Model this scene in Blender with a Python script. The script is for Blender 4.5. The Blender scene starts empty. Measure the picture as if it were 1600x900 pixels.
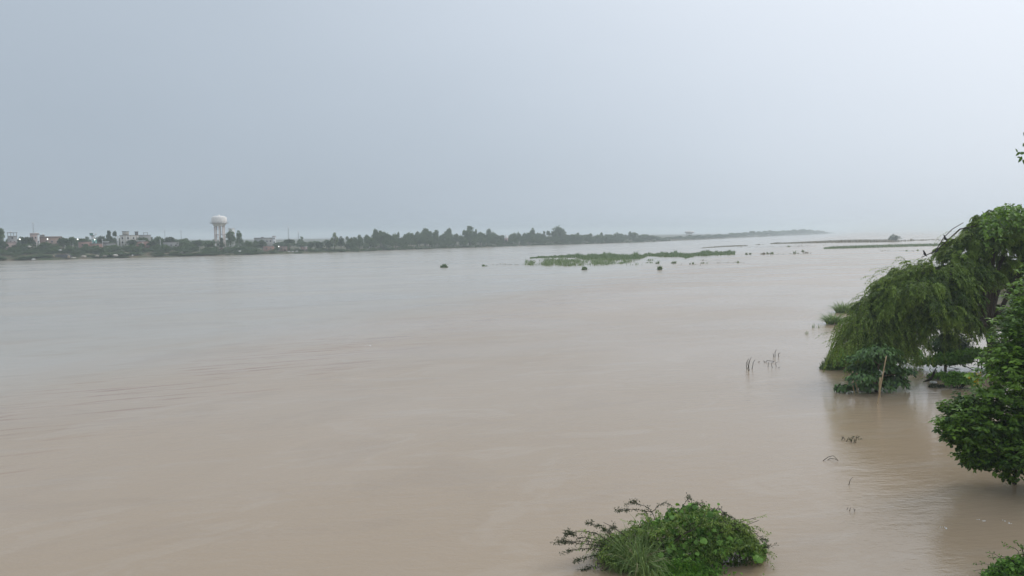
import bpy, math, random
import numpy as np
from mathutils import Vector, Matrix

random.seed(11)
rng = np.random.default_rng(11)
SC = bpy.context.scene
COL = SC.collection
R = math.radians

# ------------------------------------------------------------------ camera
CAM_H = 12.0
LENS = 26.0
FPX = LENS / 36.0 * 1600.0            # focal length in photograph pixels
HORIZON = 365.0                        # photograph row of the horizon at mid picture
ROLL = -math.atan(18.0 / 1600.0)       # the photograph leans: the horizon is lower at the left
PITCH = math.atan((450.0 - HORIZON) / FPX)
cam_data = bpy.data.cameras.new("camera")
cam_data.lens = LENS
cam_data.sensor_width = 36.0
cam_data.clip_start = 0.1
cam_data.clip_end = 25000.0
cam = bpy.data.objects.new("camera", cam_data)
COL.objects.link(cam)
cam.location = (0, 0, CAM_H)
CAM_R = Matrix.Rotation(math.pi / 2 - PITCH, 3, 'X') @ Matrix.Rotation(ROLL, 3, 'Z')
cam.rotation_euler = CAM_R.to_euler()
SC.camera = cam

# ------------------------------------------------------------------ sky and sun
SUN_AZ, SUN_EL = R(58), R(37)          # azimuth measured from +Y (view direction) towards +X
SUN_DIR = Vector((math.sin(SUN_AZ) * math.cos(SUN_EL), math.cos(SUN_AZ) * math.cos(SUN_EL), math.sin(SUN_EL)))
world = bpy.data.worlds.new("World")
SC.world = world
world.use_nodes = True
wn, wl = world.node_tree.nodes, world.node_tree.links
wn.clear()
w_out = wn.new("ShaderNodeOutputWorld")
w_bg = wn.new("ShaderNodeBackground")
w_tc = wn.new("ShaderNodeTexCoord")
w_norm = wn.new("ShaderNodeVectorMath"); w_norm.operation = 'NORMALIZE'
wl.new(w_tc.outputs["Generated"], w_norm.inputs[0])
w_dot = wn.new("ShaderNodeVectorMath"); w_dot.operation = 'DOT_PRODUCT'
w_dot.inputs[1].default_value = SUN_DIR
wl.new(w_norm.outputs[0], w_dot.inputs[0])
w_sep = wn.new("ShaderNodeSeparateXYZ")
wl.new(w_norm.outputs[0], w_sep.inputs[0])


def wmath(op, a, b=None, clamp=False):
    n = wn.new("ShaderNodeMath"); n.operation = op; n.use_clamp = clamp
    for i, x in enumerate((a, b)):
        if x is None:
            continue
        if isinstance(x, (int, float)):
            n.inputs[i].default_value = x
        else:
            wl.new(x, n.inputs[i])
    return n.outputs[0]


# overcast: brightest round the veiled sun, a little brighter towards the zenith
w_d = wmath('MAXIMUM', w_dot.outputs["Value"], 0.0)
w_d2 = wmath('POWER', w_d, 2.2)
w_z = wmath('MAXIMUM', w_sep.outputs["Z"], 0.0)
w_noise = wn.new("ShaderNodeTexNoise")
w_noise.inputs["Scale"].default_value = 2.2
w_noise.inputs["Detail"].default_value = 3.0
w_noise.inputs["Roughness"].default_value = 0.45
w_map = wn.new("ShaderNodeMapping"); w_map.inputs["Scale"].default_value = (1, 1, 2.6)
wl.new(w_norm.outputs[0], w_map.inputs["Vector"])
wl.new(w_map.outputs[0], w_noise.inputs["Vector"])
w_n = wmath('MULTIPLY', wmath('SUBTRACT', w_noise.outputs["Fac"], 0.5), 0.06)
w_l = wmath('ADD', wmath('ADD', wmath('MULTIPLY', w_d2, 0.52), wmath('MULTIPLY', w_z, 0.33)), w_n)
w_lum = wmath('ADD', w_l, 0.425)
w_tint = wn.new("ShaderNodeMix"); w_tint.data_type = 'RGBA'
w_tint.inputs["A"].default_value = (0.85, 1.0, 1.17, 1)
w_tint.inputs["B"].default_value = (0.93, 1.0, 1.10, 1)
wl.new(wmath('MULTIPLY', w_l, 2.4, True), w_tint.inputs["Factor"])
w_cloud = wn.new("ShaderNodeVectorMath"); w_cloud.operation = 'SCALE'
wl.new(w_tint.outputs["Result"], w_cloud.inputs[0])
wl.new(w_lum, w_cloud.inputs["Scale"])
w_sky = wn.new("ShaderNodeTexSky")
w_sky.sky_type = 'NISHITA'
w_sky.sun_disc = False
w_sky.sun_elevation = SUN_EL
w_sky.sun_rotation = SUN_AZ
w_sky.air_density = 1.0
w_sky.dust_density = 4.0
w_skys = wn.new("ShaderNodeVectorMath"); w_skys.operation = 'SCALE'
w_skys.inputs["Scale"].default_value = 0.06
wl.new(w_sky.outputs[0], w_skys.inputs[0])
w_mix = wn.new("ShaderNodeMix"); w_mix.data_type = 'RGBA'
w_mix.inputs["Factor"].default_value = 0.93       # cloud cover in front of the clear sky
wl.new(w_skys.outputs[0], w_mix.inputs["A"])
wl.new(w_cloud.outputs[0], w_mix.inputs["B"])
wl.new(w_mix.outputs["Result"], w_bg.inputs["Color"])
w_bg.inputs["Strength"].default_value = 1.0
wl.new(w_bg.outputs[0], w_out.inputs["Surface"])

sun_data = bpy.data.lights.new("sun", 'SUN')
sun_data.energy = 0.9
sun_data.angle = R(25)
sun_data.color = (1.0, 0.96, 0.90)
sun = bpy.data.objects.new("sun", sun_data)
COL.objects.link(sun)
sun.location = (100, 60, 150)
sun.rotation_euler = (-SUN_DIR).to_track_quat('-Z', 'Y').to_euler()

SC.view_settings.view_transform = 'Standard'
SC.view_settings.look = 'None'
SC.view_settings.exposure = 0.11
SC.view_settings.gamma = 1.0
SC.view_settings.use_curve_mapping = False
SC.render.engine = 'CYCLES'
SC.cycles.use_denoising = True
SC.cycles.max_bounces = 6
SC.cycles.diffuse_bounces = 3
SC.cycles.glossy_bounces = 2
SC.cycles.transmission_bounces = 3
SC.cycles.volume_bounces = 1
SC.cycles.caustics_reflective = False
SC.cycles.caustics_refractive = False


# ------------------------------------------------------------------ photograph pixel -> place
_c, _s = math.cos(PITCH), math.sin(PITCH)
CR = np.array(CAM_R)


def ray(px, py):
    return CR @ np.array([(px - 800.0) / FPX, (450.0 - py) / FPX, -1.0])


def gp(px, py, z=0.0):
    """the point of the level z that is seen at px, py"""
    d = ray(px, py)
    t = (z - CAM_H) / d[2]
    return np.array([d[0] * t, d[1] * t, z])


def pd(px, py, y):
    """the point at world depth y that is seen at px, py"""
    d = ray(px, py)
    t = y / d[1]
    return np.array([d[0] * t, y, CAM_H + d[2] * t])


def nrm(a):
    a = np.asarray(a, float)
    return a / np.maximum(np.linalg.norm(a, axis=-1, keepdims=True), 1e-9)


# ------------------------------------------------------------------ materials
def new_mat(name):
    m = bpy.data.materials.new(name)
    m.use_nodes = True
    m.node_tree.nodes.clear()
    return m, m.node_tree.nodes, m.node_tree.links


def plain(name, c1, c2=None, scale=2.0, rough=0.85, detail=5.0, bump=0.0, spec=0.3, stretch=None):
    m, n, l = new_mat(name)
    out = n.new("ShaderNodeOutputMaterial")
    p = n.new("ShaderNodeBsdfPrincipled")
    p.inputs["Roughness"].default_value = rough
    p.inputs["Specular IOR Level"].default_value = spec
    tc = n.new("ShaderNodeTexCoord")
    nz = n.new("ShaderNodeTexNoise")
    nz.inputs["Scale"].default_value = scale
    nz.inputs["Detail"].default_value = detail
    if stretch:
        mp = n.new("ShaderNodeMapping"); mp.inputs["Scale"].default_value = stretch
        l.new(tc.outputs["Object"], mp.inputs["Vector"]); l.new(mp.outputs[0], nz.inputs["Vector"])
    else:
        l.new(tc.outputs["Object"], nz.inputs["Vector"])
    rp = n.new("ShaderNodeValToRGB")
    rp.color_ramp.elements[0].position = 0.32
    rp.color_ramp.elements[1].position = 0.68
    rp.color_ramp.elements[0].color = (*c1, 1)
    rp.color_ramp.elements[1].color = (*(c2 or c1), 1)
    l.new(nz.outputs["Fac"], rp.inputs["Fac"])
    l.new(rp.outputs[0], p.inputs["Base Color"])
    if bump:
        b = n.new("ShaderNodeBump"); b.inputs["Strength"].default_value = bump
        l.new(nz.outputs["Fac"], b.inputs["Height"]); l.new(b.outputs[0], p.inputs["Normal"])
    l.new(p.outputs[0], out.inputs["Surface"])
    return m


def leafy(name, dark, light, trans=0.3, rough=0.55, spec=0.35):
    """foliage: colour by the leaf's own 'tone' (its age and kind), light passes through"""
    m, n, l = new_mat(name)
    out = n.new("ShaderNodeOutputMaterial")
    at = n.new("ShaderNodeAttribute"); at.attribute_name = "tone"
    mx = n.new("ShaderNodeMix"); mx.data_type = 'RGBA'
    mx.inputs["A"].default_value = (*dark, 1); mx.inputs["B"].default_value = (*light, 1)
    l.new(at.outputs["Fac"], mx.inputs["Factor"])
    p = n.new("ShaderNodeBsdfPrincipled")
    p.inputs["Roughness"].default_value = rough
    p.inputs["Specular IOR Level"].default_value = spec
    l.new(mx.outputs["Result"], p.inputs["Base Color"])
    t = n.new("ShaderNodeBsdfTranslucent")
    hs = n.new("ShaderNodeHueSaturation")
    hs.inputs["Hue"].default_value = 0.485; hs.inputs["Saturation"].default_value = 1.1; hs.inputs["Value"].default_value = 1.35
    l.new(mx.outputs["Result"], hs.inputs["Color"]); l.new(hs.outputs[0], t.inputs["Color"])
    ms = n.new("ShaderNodeMixShader"); ms.inputs[0].default_value = trans
    l.new(p.outputs[0], ms.inputs[1]); l.new(t.outputs[0], ms.inputs[2])
    l.new(ms.outputs[0], out.inputs["Surface"])
    return m


def brick_mat(name, c1, c2):
    m, n, l = new_mat(name)
    out = n.new("ShaderNodeOutputMaterial")
    p = n.new("ShaderNodeBsdfPrincipled"); p.inputs["Roughness"].default_value = 0.9
    tc = n.new("ShaderNodeTexCoord")
    mp = n.new("ShaderNodeMapping"); mp.inputs["Rotation"].default_value = (R(90), 0, 0)
    bk = n.new("ShaderNodeTexBrick")
    bk.inputs["Color1"].default_value = (*c1, 1); bk.inputs["Color2"].default_value = (*c2, 1)
    bk.inputs["Mortar"].default_value = (0.36, 0.33, 0.30, 1)
    bk.inputs["Scale"].default_value = 2.2; bk.inputs["Mortar Size"].default_value = 0.02
    nz = n.new("ShaderNodeTexNoise"); nz.inputs["Scale"].default_value = 0.8; nz.inputs["Detail"].default_value = 4
    mx = n.new("ShaderNodeMix"); mx.data_type = 'RGBA'; mx.inputs["B"].default_value = (0.20, 0.17, 0.15, 1)
    rp = n.new("ShaderNodeMapRange"); rp.inputs["From Min"].default_value = 0.52; rp.inputs["From Max"].default_value = 0.75; rp.inputs["To Max"].default_value = 0.6
    l.new(tc.outputs["Object"], mp.inputs["Vector"]); l.new(mp.outputs[0], bk.inputs["Vector"])
    l.new(tc.outputs["Object"], nz.inputs["Vector"]); l.new(nz.outputs["Fac"], rp.inputs["Value"])
    l.new(rp.outputs[0], mx.inputs["Factor"]); l.new(bk.outputs["Color"], mx.inputs["A"])
    l.new(mx.outputs["Result"], p.inputs["Base Color"])
    l.new(p.outputs[0], out.inputs["Surface"])
    return m


M = {}
M['bark'] = plain("bark", (0.10, 0.075, 0.055), (0.17, 0.135, 0.105), 6, 0.9, bump=0.4, stretch=(4, 4, 1))
M['bark_dark'] = plain("bark_dark", (0.045, 0.036, 0.028), (0.09, 0.072, 0.056), 6, 0.9, bump=0.4, stretch=(4, 4, 1))
M['bamboo'] = plain("bamboo", (0.42, 0.29, 0.16), (0.55, 0.42, 0.26), 9, 0.6, stretch=(1, 1, .2))
M['wet_wood'] = plain("wet_wood", (0.10, 0.06, 0.04), (0.17, 0.11, 0.07), 9, 0.5)
M['concrete'] = plain("concrete", (0.30, 0.29, 0.28), (0.40, 0.39, 0.37), 1.2, 0.9)
M['concrete_dark'] = plain("concrete_dark", (0.14, 0.135, 0.13), (0.21, 0.20, 0.19), 1.2, 0.9)
M['cream'] = plain("cream_plaster", (0.50, 0.46, 0.40), (0.60, 0.56, 0.50), 0.9, 0.9)
M['pink'] = plain("pink_plaster", (0.46, 0.34, 0.31), (0.55, 0.42, 0.38), 0.9, 0.9)
M['white'] = plain("white_paint", (0.70, 0.69, 0.67), (0.80, 0.80, 0.79), 0.9, 0.7)
M['teal'] = plain("teal_paint", (0.16, 0.38, 0.34), (0.22, 0.45, 0.40), 0.9, 0.8)
M['towerwhite'] = plain("tower_whitewash", (0.76, 0.71, 0.66), (0.88, 0.86, 0.83), 0.55, 0.85, stretch=(2, 2, .5))
M['towerpink'] = plain("tower_column_wash", (0.66, 0.55, 0.50), (0.82, 0.76, 0.72), 0.55, 0.85, stretch=(2, 2, .5))
M['glass'] = plain("window_glass", (0.03, 0.035, 0.04), (0.05, 0.055, 0.06), 1, 0.15, spec=0.5)
M['metal'] = plain("galvanised_metal", (0.22, 0.23, 0.24), (0.30, 0.31, 0.32), 3, 0.5)
M['redroof'] = plain("red_sheet", (0.28, 0.075, 0.055), (0.36, 0.13, 0.10), 1.5, 0.8)
M['brick1'] = brick_mat("brick_red", (0.34, 0.15, 0.11), (0.42, 0.21, 0.16))
M['brick2'] = brick_mat("brick_brown", (0.27, 0.16, 0.12), (0.34, 0.21, 0.16))
M['thatch'] = plain("thatch", (0.26, 0.20, 0.14), (0.38, 0.31, 0.23), 4, 0.95, bump=0.4)
M['tarp'] = plain("dark_tarpaulin", (0.06, 0.06, 0.065), (0.10, 0.10, 0.105), 2, 0.6)
M['rock'] = plain("tan_stone", (0.30, 0.26, 0.21), (0.42, 0.37, 0.31), 2, 0.9, bump=0.4)
M['cow'] = plain("pale_hide", (0.62, 0.60, 0.56), (0.74, 0.72, 0.69), 2, 0.8)
M['crow'] = plain("black_feathers", (0.012, 0.012, 0.014), (0.025, 0.025, 0.03), 12, 0.5)
M['bank'] = plain("bank_soil", (0.17, 0.13, 0.09), (0.05, 0.075, 0.028), 0.16, 0.95, detail=8)
M['brownland'] = plain("brown_land", (0.17, 0.13, 0.09), (0.10, 0.10, 0.05), 0.05, 0.95, detail=8)

L = {}
L['weep'] = leafy("feathery_leaves", (0.045, 0.096, 0.016), (0.300, 0.430, 0.080), 0.26)
L['right'] = leafy("glossy_leaves", (0.034, 0.088, 0.014), (0.260, 0.450, 0.062), 0.22, 0.42, 0.45)
L['teak'] = leafy("broad_leaves", (0.024, 0.070, 0.018), (0.140, 0.270, 0.058), 0.14, 0.4, 0.5)
L['vine'] = leafy("vine_leaves", (0.044, 0.125, 0.018), (0.250, 0.480, 0.076), 0.22, 0.45)
L['grass'] = leafy("grass_blades", (0.065, 0.120, 0.032), (0.185, 0.260, 0.095), 0.3)
L['straw'] = leafy("straw_blades", (0.20, 0.185, 0.09), (0.36, 0.33, 0.19), 0.25)
L['reed'] = leafy("reed_blades", (0.080, 0.155, 0.045), (0.280, 0.390, 0.140), 0.3)
L['far'] = leafy("tree_leaves", (0.032, 0.068, 0.018), (0.115, 0.190, 0.048), 0.15)
L['fardark'] = leafy("dark_tree_leaves", (0.022, 0.046, 0.016), (0.065, 0.112, 0.032), 0.12)
L['farpale'] = leafy("pale_tree_leaves", (0.080, 0.125, 0.040), (0.180, 0.230, 0.085), 0.25)
L['isle'] = leafy("river_grass", (0.060, 0.120, 0.030), (0.140, 0.220, 0.060), 0.25)
L['isledry'] = leafy("dry_river_grass", (0.150, 0.125, 0.065), (0.220, 0.195, 0.105), 0.25)
L['yellow'] = leafy("yellow_leaves", (0.42, 0.33, 0.03), (0.50, 0.42, 0.06), 0.3)
L['spray'] = leafy("acacia_leaflets", (0.035, 0.058, 0.022), (0.085, 0.120, 0.040), 0.2)


def water_material():
    m, n, l = new_mat("river_water")
    out = n.new("ShaderNodeOutputMaterial")
    p = n.new("ShaderNodeBsdfPrincipled")
    p.inputs["IOR"].default_value = 1.48
    geo = n.new("ShaderNodeNewGeometry")
    pos = geo.outputs["Position"]

    def math_(op, a, b=None, clamp=False):
        k = n.new("ShaderNodeMath"); k.operation = op; k.use_clamp = clamp
        for i, x in enumerate((a, b)):
            if x is None:
                continue
            if isinstance(x, (int, float)):
                k.inputs[i].default_value = x
            else:
                l.new(x, k.inputs[i])
        return k.outputs[0]

    def noise(scale, rotz, s, detail=3.0, rough=0.5, offs=(0, 0, 0), dist=0.0):
        mp = n.new("ShaderNodeMapping")
        mp.vector_type = 'TEXTURE'
        mp.inputs["Rotation"].default_value = (0, 0, rotz)
        mp.inputs["Scale"].default_value = (1 / s[0], 1 / s[1], 1)
        mp.inputs["Location"].default_value = offs
        l.new(pos, mp.inputs["Vector"])
        k = n.new("ShaderNodeTexNoise")
        k.inputs["Scale"].default_value = scale
        k.inputs["Detail"].default_value = detail
        k.inputs["Roughness"].default_value = rough
        k.inputs["Distortion"].default_value = dist
        l.new(mp.outputs[0], k.inputs["Vector"])
        return k.outputs["Fac"]

    def rng_(v, a, b, c=0.0, d=1.0, smooth=True):
        k = n.new("ShaderNodeMapRange")
        k.interpolation_type = 'SMOOTHSTEP' if smooth else 'LINEAR'
        for nm, x in (("From Min", a), ("From Max", b), ("To Min", c), ("To Max", d)):
            k.inputs[nm].default_value = x
        l.new(v, k.inputs["Value"])
        return k.outputs[0]

    def mixc(f, a, b):
        k = n.new("ShaderNodeMix"); k.data_type = 'RGBA'
        l.new(f, k.inputs["Factor"])
        for nm, x in (("A", a), ("B", b)):
            if isinstance(x, tuple):
                k.inputs[nm].default_value = (*x, 1)
            else:
                l.new(x, k.inputs[nm])
        return k.outputs["Result"]

    # the seam between two currents: silt-laden near water and greyer mid-river water
    A, B = gp(0, 668), gp(720, 505)
    ang = math.atan2(B[1] - A[1], B[0] - A[0])
    nx, ny = -math.sin(ang), math.cos(ang)             # towards mid-river
    sep = n.new("ShaderNodeSeparateXYZ"); l.new(pos, sep.inputs[0])
    sd = math_('ADD', math_('MULTIPLY', sep.outputs["X"], nx), math_('MULTIPLY', sep.outputs["Y"], ny))
    sd = math_('SUBTRACT', sd, float(A[0] * nx + A[1] * ny))
    wob = math_('MULTIPLY', math_('SUBTRACT', noise(0.10, ang, (0.5, 1.4), 5, 0.65), 0.5), 30.0)
    sdw = math_('ADD', sd, wob)
    seam = rng_(sdw, -5.0, 32.0)
    big = noise(0.02, ang, (0.4, 1.0), 4, 0.55)
    silt = mixc(rng_(big, 0.35, 0.65), (0.368, 0.275, 0.178), (0.430, 0.332, 0.236))
    grey = mixc(rng_(big, 0.35, 0.65), (0.398, 0.355, 0.290), (0.440, 0.392, 0.322))
    base = mixc(seam, silt, grey)
    # threads of silt and foam drawn out along the current
    st = noise(1.1, 0.42, (0.10, 1.25), 5, 0.62)
    st_m = math_('MULTIPLY', rng_(st, 0.53, 0.63), rng_(math_('ABSOLUTE', math_('SUBTRACT', sdw, 1.0)), 0.0, 13.0, 1.0, 0.0))
    base = mixc(math_('MULTIPLY', st_m, 0.9), base, (0.285, 0.165, 0.095))
    st2 = noise(0.5, 0.2, (0.16, 1.0), 5, 0.6, (31, 7, 0))
    base = mixc(math_('MULTIPLY', rng_(st2, 0.56, 0.70), 0.28), base, (0.43, 0.365, 0.295))
    # mottled patches of silt and thin foam turning in slow eddies
    mot = noise(0.16, 0.35, (0.55, 1.1), 6, 0.62, (5, 2, 0), 1.6)
    base = mixc(math_('MULTIPLY', rng_(mot, 0.54, 0.62), 0.22), base, (0.46, 0.385, 0.305))
    mot2 = noise(0.11, 0.5, (0.6, 1.2), 5, 0.6, (17, 21, 0), 1.2)
    base = mixc(math_('MULTIPLY', rng_(mot2, 0.52, 0.66), 0.22), base, (0.30, 0.225, 0.155))
    l.new(base, p.inputs["Base Color"])

    # calm and ruffled patches
    pat = rng_(noise(0.045, 0.25, (0.5, 1.3), 4, 0.55, (13, 5, 0)), 0.38, 0.64)
    # the river runs rougher in mid-stream than in the lee of the flooded trees
    lee = rng_(math_('ADD', math_('MULTIPLY', sep.outputs["X"], 0.83), math_('MULTIPLY', sep.outputs["Y"], -0.55)), -35.0, -5.0)
    rough_c = math_('ADD', math_('MULTIPLY', pat, 0.05), 0.10)
    rough_m = math_('ADD', math_('MULTIPLY', pat, 0.07), 0.19)
    rmix = n.new("ShaderNodeMix"); rmix.data_type = 'FLOAT'
    l.new(lee, rmix.inputs["Factor"]); l.new(rough_m, rmix.inputs["A"]); l.new(rough_c, rmix.inputs["B"])
    l.new(rmix.outputs["Result"], p.inputs["Roughness"])

    # ripples
    r1 = noise(1.5, 0.12, (0.42, 1.3), 4, 0.6)
    r2 = noise(5.5, -0.18, (0.5, 1.2), 3, 0.6, (3, 9, 0))
    r3 = noise(0.22, 0.3, (0.6, 1.2), 3, 0.5, (9, 1, 0))
    hgt = math_('ADD', math_('ADD', math_('MULTIPLY', r1, 0.055), math_('MULTIPLY', r2, 0.016)), math_('MULTIPLY', r3, 0.07))
    hgt = math_('MULTIPLY', hgt, rng_(pat, 0, 1, 0.55, 1.1, False))
    bm = n.new("ShaderNodeBump")
    bm.inputs["Strength"].default_value = 0.75
    bm.inputs["Distance"].default_value = 1.0
    l.new(hgt, bm.inputs["Height"])
    l.new(bm.outputs[0], p.inputs["Normal"])
    l.new(p.outputs[0], out.inputs["Surface"])
    return m


M['water'] = water_material()


# ------------------------------------------------------------------ mesh tools
class MB:
    """collects geometry for one mesh"""

    def __init__(self):
        self.v, self.t, self.f, self.n = [], [], [], 0

    def add(self, V, F, tone=0.5):
        V = np.asarray(V, float).reshape(-1, 3)
        F = np.asarray(F, int)
        self.v.append(V)
        self.t.append(np.broadcast_to(np.asarray(tone, float), (len(V),)).astype(float))
        self.f.append(F + self.n)
        self.n += len(V)
        return self

    def box(self, x0, x1, y0, y1, z0, z1):
        V = [(x, y, z) for z in (z0, z1) for y in (y0, y1) for x in (x0, x1)]
        F = [(0, 2, 3, 1), (4, 5, 7, 6), (0, 1, 5, 4), (2, 6, 7, 3), (0, 4, 6, 2), (1, 3, 7, 5)]
        return self.add(V, F)

    def tube(self, pts, rad, sides=6, cap=True):
        pts = np.asarray(pts, float); k = len(pts)
        rad = np.broadcast_to(np.asarray(rad, float), (k,))
        T = nrm(np.gradient(pts, axis=0))
        ref = np.array([0.31, 0.22, 0.92]) if abs(T[0][2]) < 0.9 else np.array([1.0, 0.1, 0])
        A = nrm(np.cross(T, ref)); B = np.cross(T, A)
        th = np.linspace(0, 2 * math.pi, sides, endpoint=False)
        V = (pts[:, None, :] + rad[:, None, None] * (np.cos(th)[None, :, None] * A[:, None, :] + np.sin(th)[None, :, None] * B[:, None, :])).reshape(-1, 3)
        i = np.arange(k - 1)[:, None] * sides; j = np.arange(sides)[None, :]; j2 = (j + 1) % sides
        F = np.stack([i + j, i + j2, i + sides + j2, i + sides + j], -1).reshape(-1, 4)
        self.add(V, F)
        if cap and sides > 3:
            o = self.n - k * sides
            for ring in (0, (k - 1) * sides):
                c = [o + ring + q for q in range(sides)]
                self.f.append(np.array([c if ring else c[::-1]]))
        return self

    def lathe(self, prof, sides=24, center=(0, 0)):
        prof = np.asarray(prof, float); k = len(prof)
        th = np.linspace(0, 2 * math.pi, sides, endpoint=False)
        V = np.stack([center[0] + prof[:, None, 0] * np.cos(th), center[1] + prof[:, None, 0] * np.sin(th), np.repeat(prof[:, 1:2], sides, 1)], -1).reshape(-1, 3)
        i = np.arange(k - 1)[:, None] * sides; j = np.arange(sides)[None, :]; j2 = (j + 1) % sides
        F = np.stack([i + j, i + j2, i + sides + j2, i + sides + j], -1).reshape(-1, 4)
        return self.add(V, F)

    def mesh(self, name, mat, smooth=False, origin=None):
        V = np.concatenate(self.v); T = np.concatenate(self.t)
        if origin is not None:
            V = V - np.asarray(origin, float)
        me = bpy.data.meshes.new(name)
        me.vertices.add(len(V)); me.vertices.foreach_set("co", V.ravel())
        loops = np.concatenate([f.ravel() for f in self.f])
        tot = np.concatenate([np.full(len(f), f.shape[1]) for f in self.f])
        start = np.concatenate([[0], np.cumsum(tot)[:-1]])
        me.loops.add(len(loops)); me.loops.foreach_set("vertex_index", loops.astype(np.int32))
        me.polygons.add(len(tot)); me.polygons.foreach_set("loop_start", start.astype(np.int32))
        if smooth:
            me.polygons.foreach_set("use_smooth", np.ones(len(tot), bool))
        me.update(calc_edges=True)
        a = me.attributes.new("tone", 'FLOAT', 'POINT')
        a.data.foreach_set("value", np.clip(T, 0, 1).astype(np.float32))
        me.materials.append(mat)
        return me

    def build(self, name, mat, parent=None, smooth=False, origin=None, kind=None):
        """world coordinates in, object at its parent's (or its own) origin out"""
        if parent is not None and origin is None:
            origin = ORIGIN.get(parent.name, (0, 0, 0))
        me = self.mesh(name, mat, smooth, origin)
        o = bpy.data.objects.new(name, me); COL.objects.link(o)
        if parent is not None:
            o.parent = parent
            ORIGIN[o.name] = origin
        elif origin is not None:
            o.location = origin
            ORIGIN[o.name] = tuple(origin)
        if kind:
            o["kind"] = kind
        return o


ORIGIN = {}


def thing(name, label, cat, loc=(0, 0, 0), group=None, rz=0.0):
    o = bpy.data.objects.new(name, None); COL.objects.link(o)
    o.empty_display_size = 0.3
    o.location = loc; o.rotation_euler = (0, 0, rz)
    ORIGIN[o.name] = tuple(loc) if not rz else (0, 0, 0)
    return tag(o, label, cat, group)


def tag(o, label, cat, group=None):
    o["label"] = label; o["category"] = cat
    if group:
        o["group"] = group
    return o


def local(o):
    """parts of o are given in o's own coordinates"""
    ORIGIN[o.name] = (0, 0, 0)
    return o


def structure(o):
    o["kind"] = "structure"
    return o


def leafq(mb, P, D, N, ln, wd, tone, fold=0.2):
    """small leaves: two triangles folded along the midrib"""
    P, D, N = np.asarray(P), nrm(D), np.asarray(N)
    S = nrm(np.cross(D, N)); N = np.cross(S, D)
    k = len(P)
    ln = np.broadcast_to(ln, (k,))[:, None]; wd = np.broadcast_to(wd, (k,))[:, None]
    mid = P + D * ln * 0.45 + N * wd * fold
    V = np.stack([P, mid + S * wd * 0.5, P + D * ln, mid - S * wd * 0.5], 1)
    i = np.arange(k)[:, None] * 4
    F = np.concatenate([i + np.array([[0, 1, 2]]), i + np.array([[0, 2, 3]])])
    mb.add(V.reshape(-1, 3), F, np.repeat(np.broadcast_to(tone, (k,)), 4))


def leaf6(mb, P, D, N, ln, wd, tone, fold=0.18, droop=0.15):
    """broad leaves: two halves with a bent outline"""
    P, D, N = np.asarray(P), nrm(D), np.asarray(N)
    S = nrm(np.cross(D, N)); N = np.cross(S, D)
    k = len(P)
    ln = np.broadcast_to(ln, (k,))[:, None]; wd = np.broadcast_to(wd, (k,))[:, None]
    tip = P + D * ln - N * ln * droop
    a = P + D * ln * 0.25 + N * wd * fold * 0.8
    b = P + D * ln * 0.65 + N * wd * fold - N * ln * droop * 0.4
    V = np.stack([P, a + S * wd * 0.46, b + S * wd * 0.40, tip, b - S * wd * 0.40, a - S * wd * 0.46], 1)
    i = np.arange(k)[:, None] * 6
    F = np.concatenate([i + np.array([[0, 1, 2, 3]]), i + np.array([[0, 3, 4, 5]])])
    mb.add(V.reshape(-1, 3), F, np.repeat(np.broadcast_to(tone, (k,)), 6))


def blades(mb, P, lean, h, w, bend, tone):
    """grass blades: bent tapered strips; lean = horizontal vectors (k,2) of the tip per metre of height"""
    P = np.asarray(P, float); k = len(P)
    h = np.broadcast_to(h, (k,)).astype(float); w = np.broadcast_to(w, (k,)).astype(float); bend = np.broadcast_to(bend, (k,)).astype(float)
    th = rng.uniform(0, 2 * math.pi, k)
    S = np.stack([np.cos(th), np.sin(th), np.zeros(k)], 1)
    Vs = []
    for s, ww in ((0, 1.0), (0.4, 0.85), (0.75, 0.55), (1.0, 0.0)):
        c = P.copy()
        c[:, :2] += lean * (h * (0.35 * s + 0.65 * s * s))[:, None]
        c[:, 2] += h * (s - bend * s * s * s)
        if ww:
            Vs += [c - S * (w * ww * 0.5)[:, None], c + S * (w * ww * 0.5)[:, None]]
        else:
            Vs += [c]
    V = np.stack(Vs, 1)
    i = np.arange(k)[:, None] * 7
    mb.add(V.reshape(-1, 3), np.concatenate([i + np.array([[0, 1, 3, 2]]), i + np.array([[2, 3, 5, 4]])]), np.repeat(np.broadcast_to(tone, (k,)), 7))
    mb.f.append((i + np.array([[4, 5, 6]])) + mb.n - k * 7)


def unit(k):
    return nrm(rng.normal(size=(k, 3)))


def grass_clump(mb, c, k, rad, h, w=0.05, spread=0.5, bend=0.25, tone=(0.2, 0.9), flat=1.0):
    r = rad * np.sqrt(rng.random(k)); th = rng.uniform(0, 2 * math.pi, k)
    P = np.stack([c[0] + r * np.cos(th), c[1] + r * np.sin(th) * flat, np.full(k, c[2])], 1)
    out = np.stack([np.cos(th), np.sin(th)], 1) * (r / rad)[:, None] * spread + rng.normal(0, spread * 0.3, (k, 2))
    blades(mb, P, out, h * rng.uniform(0.5, 1.05, k) * (1.08 - .5 * (r / rad) ** 2), w * rng.uniform(0.7, 1.3, k), bend * rng.uniform(0.3, 1.6, k), rng.uniform(*tone, k))


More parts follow.
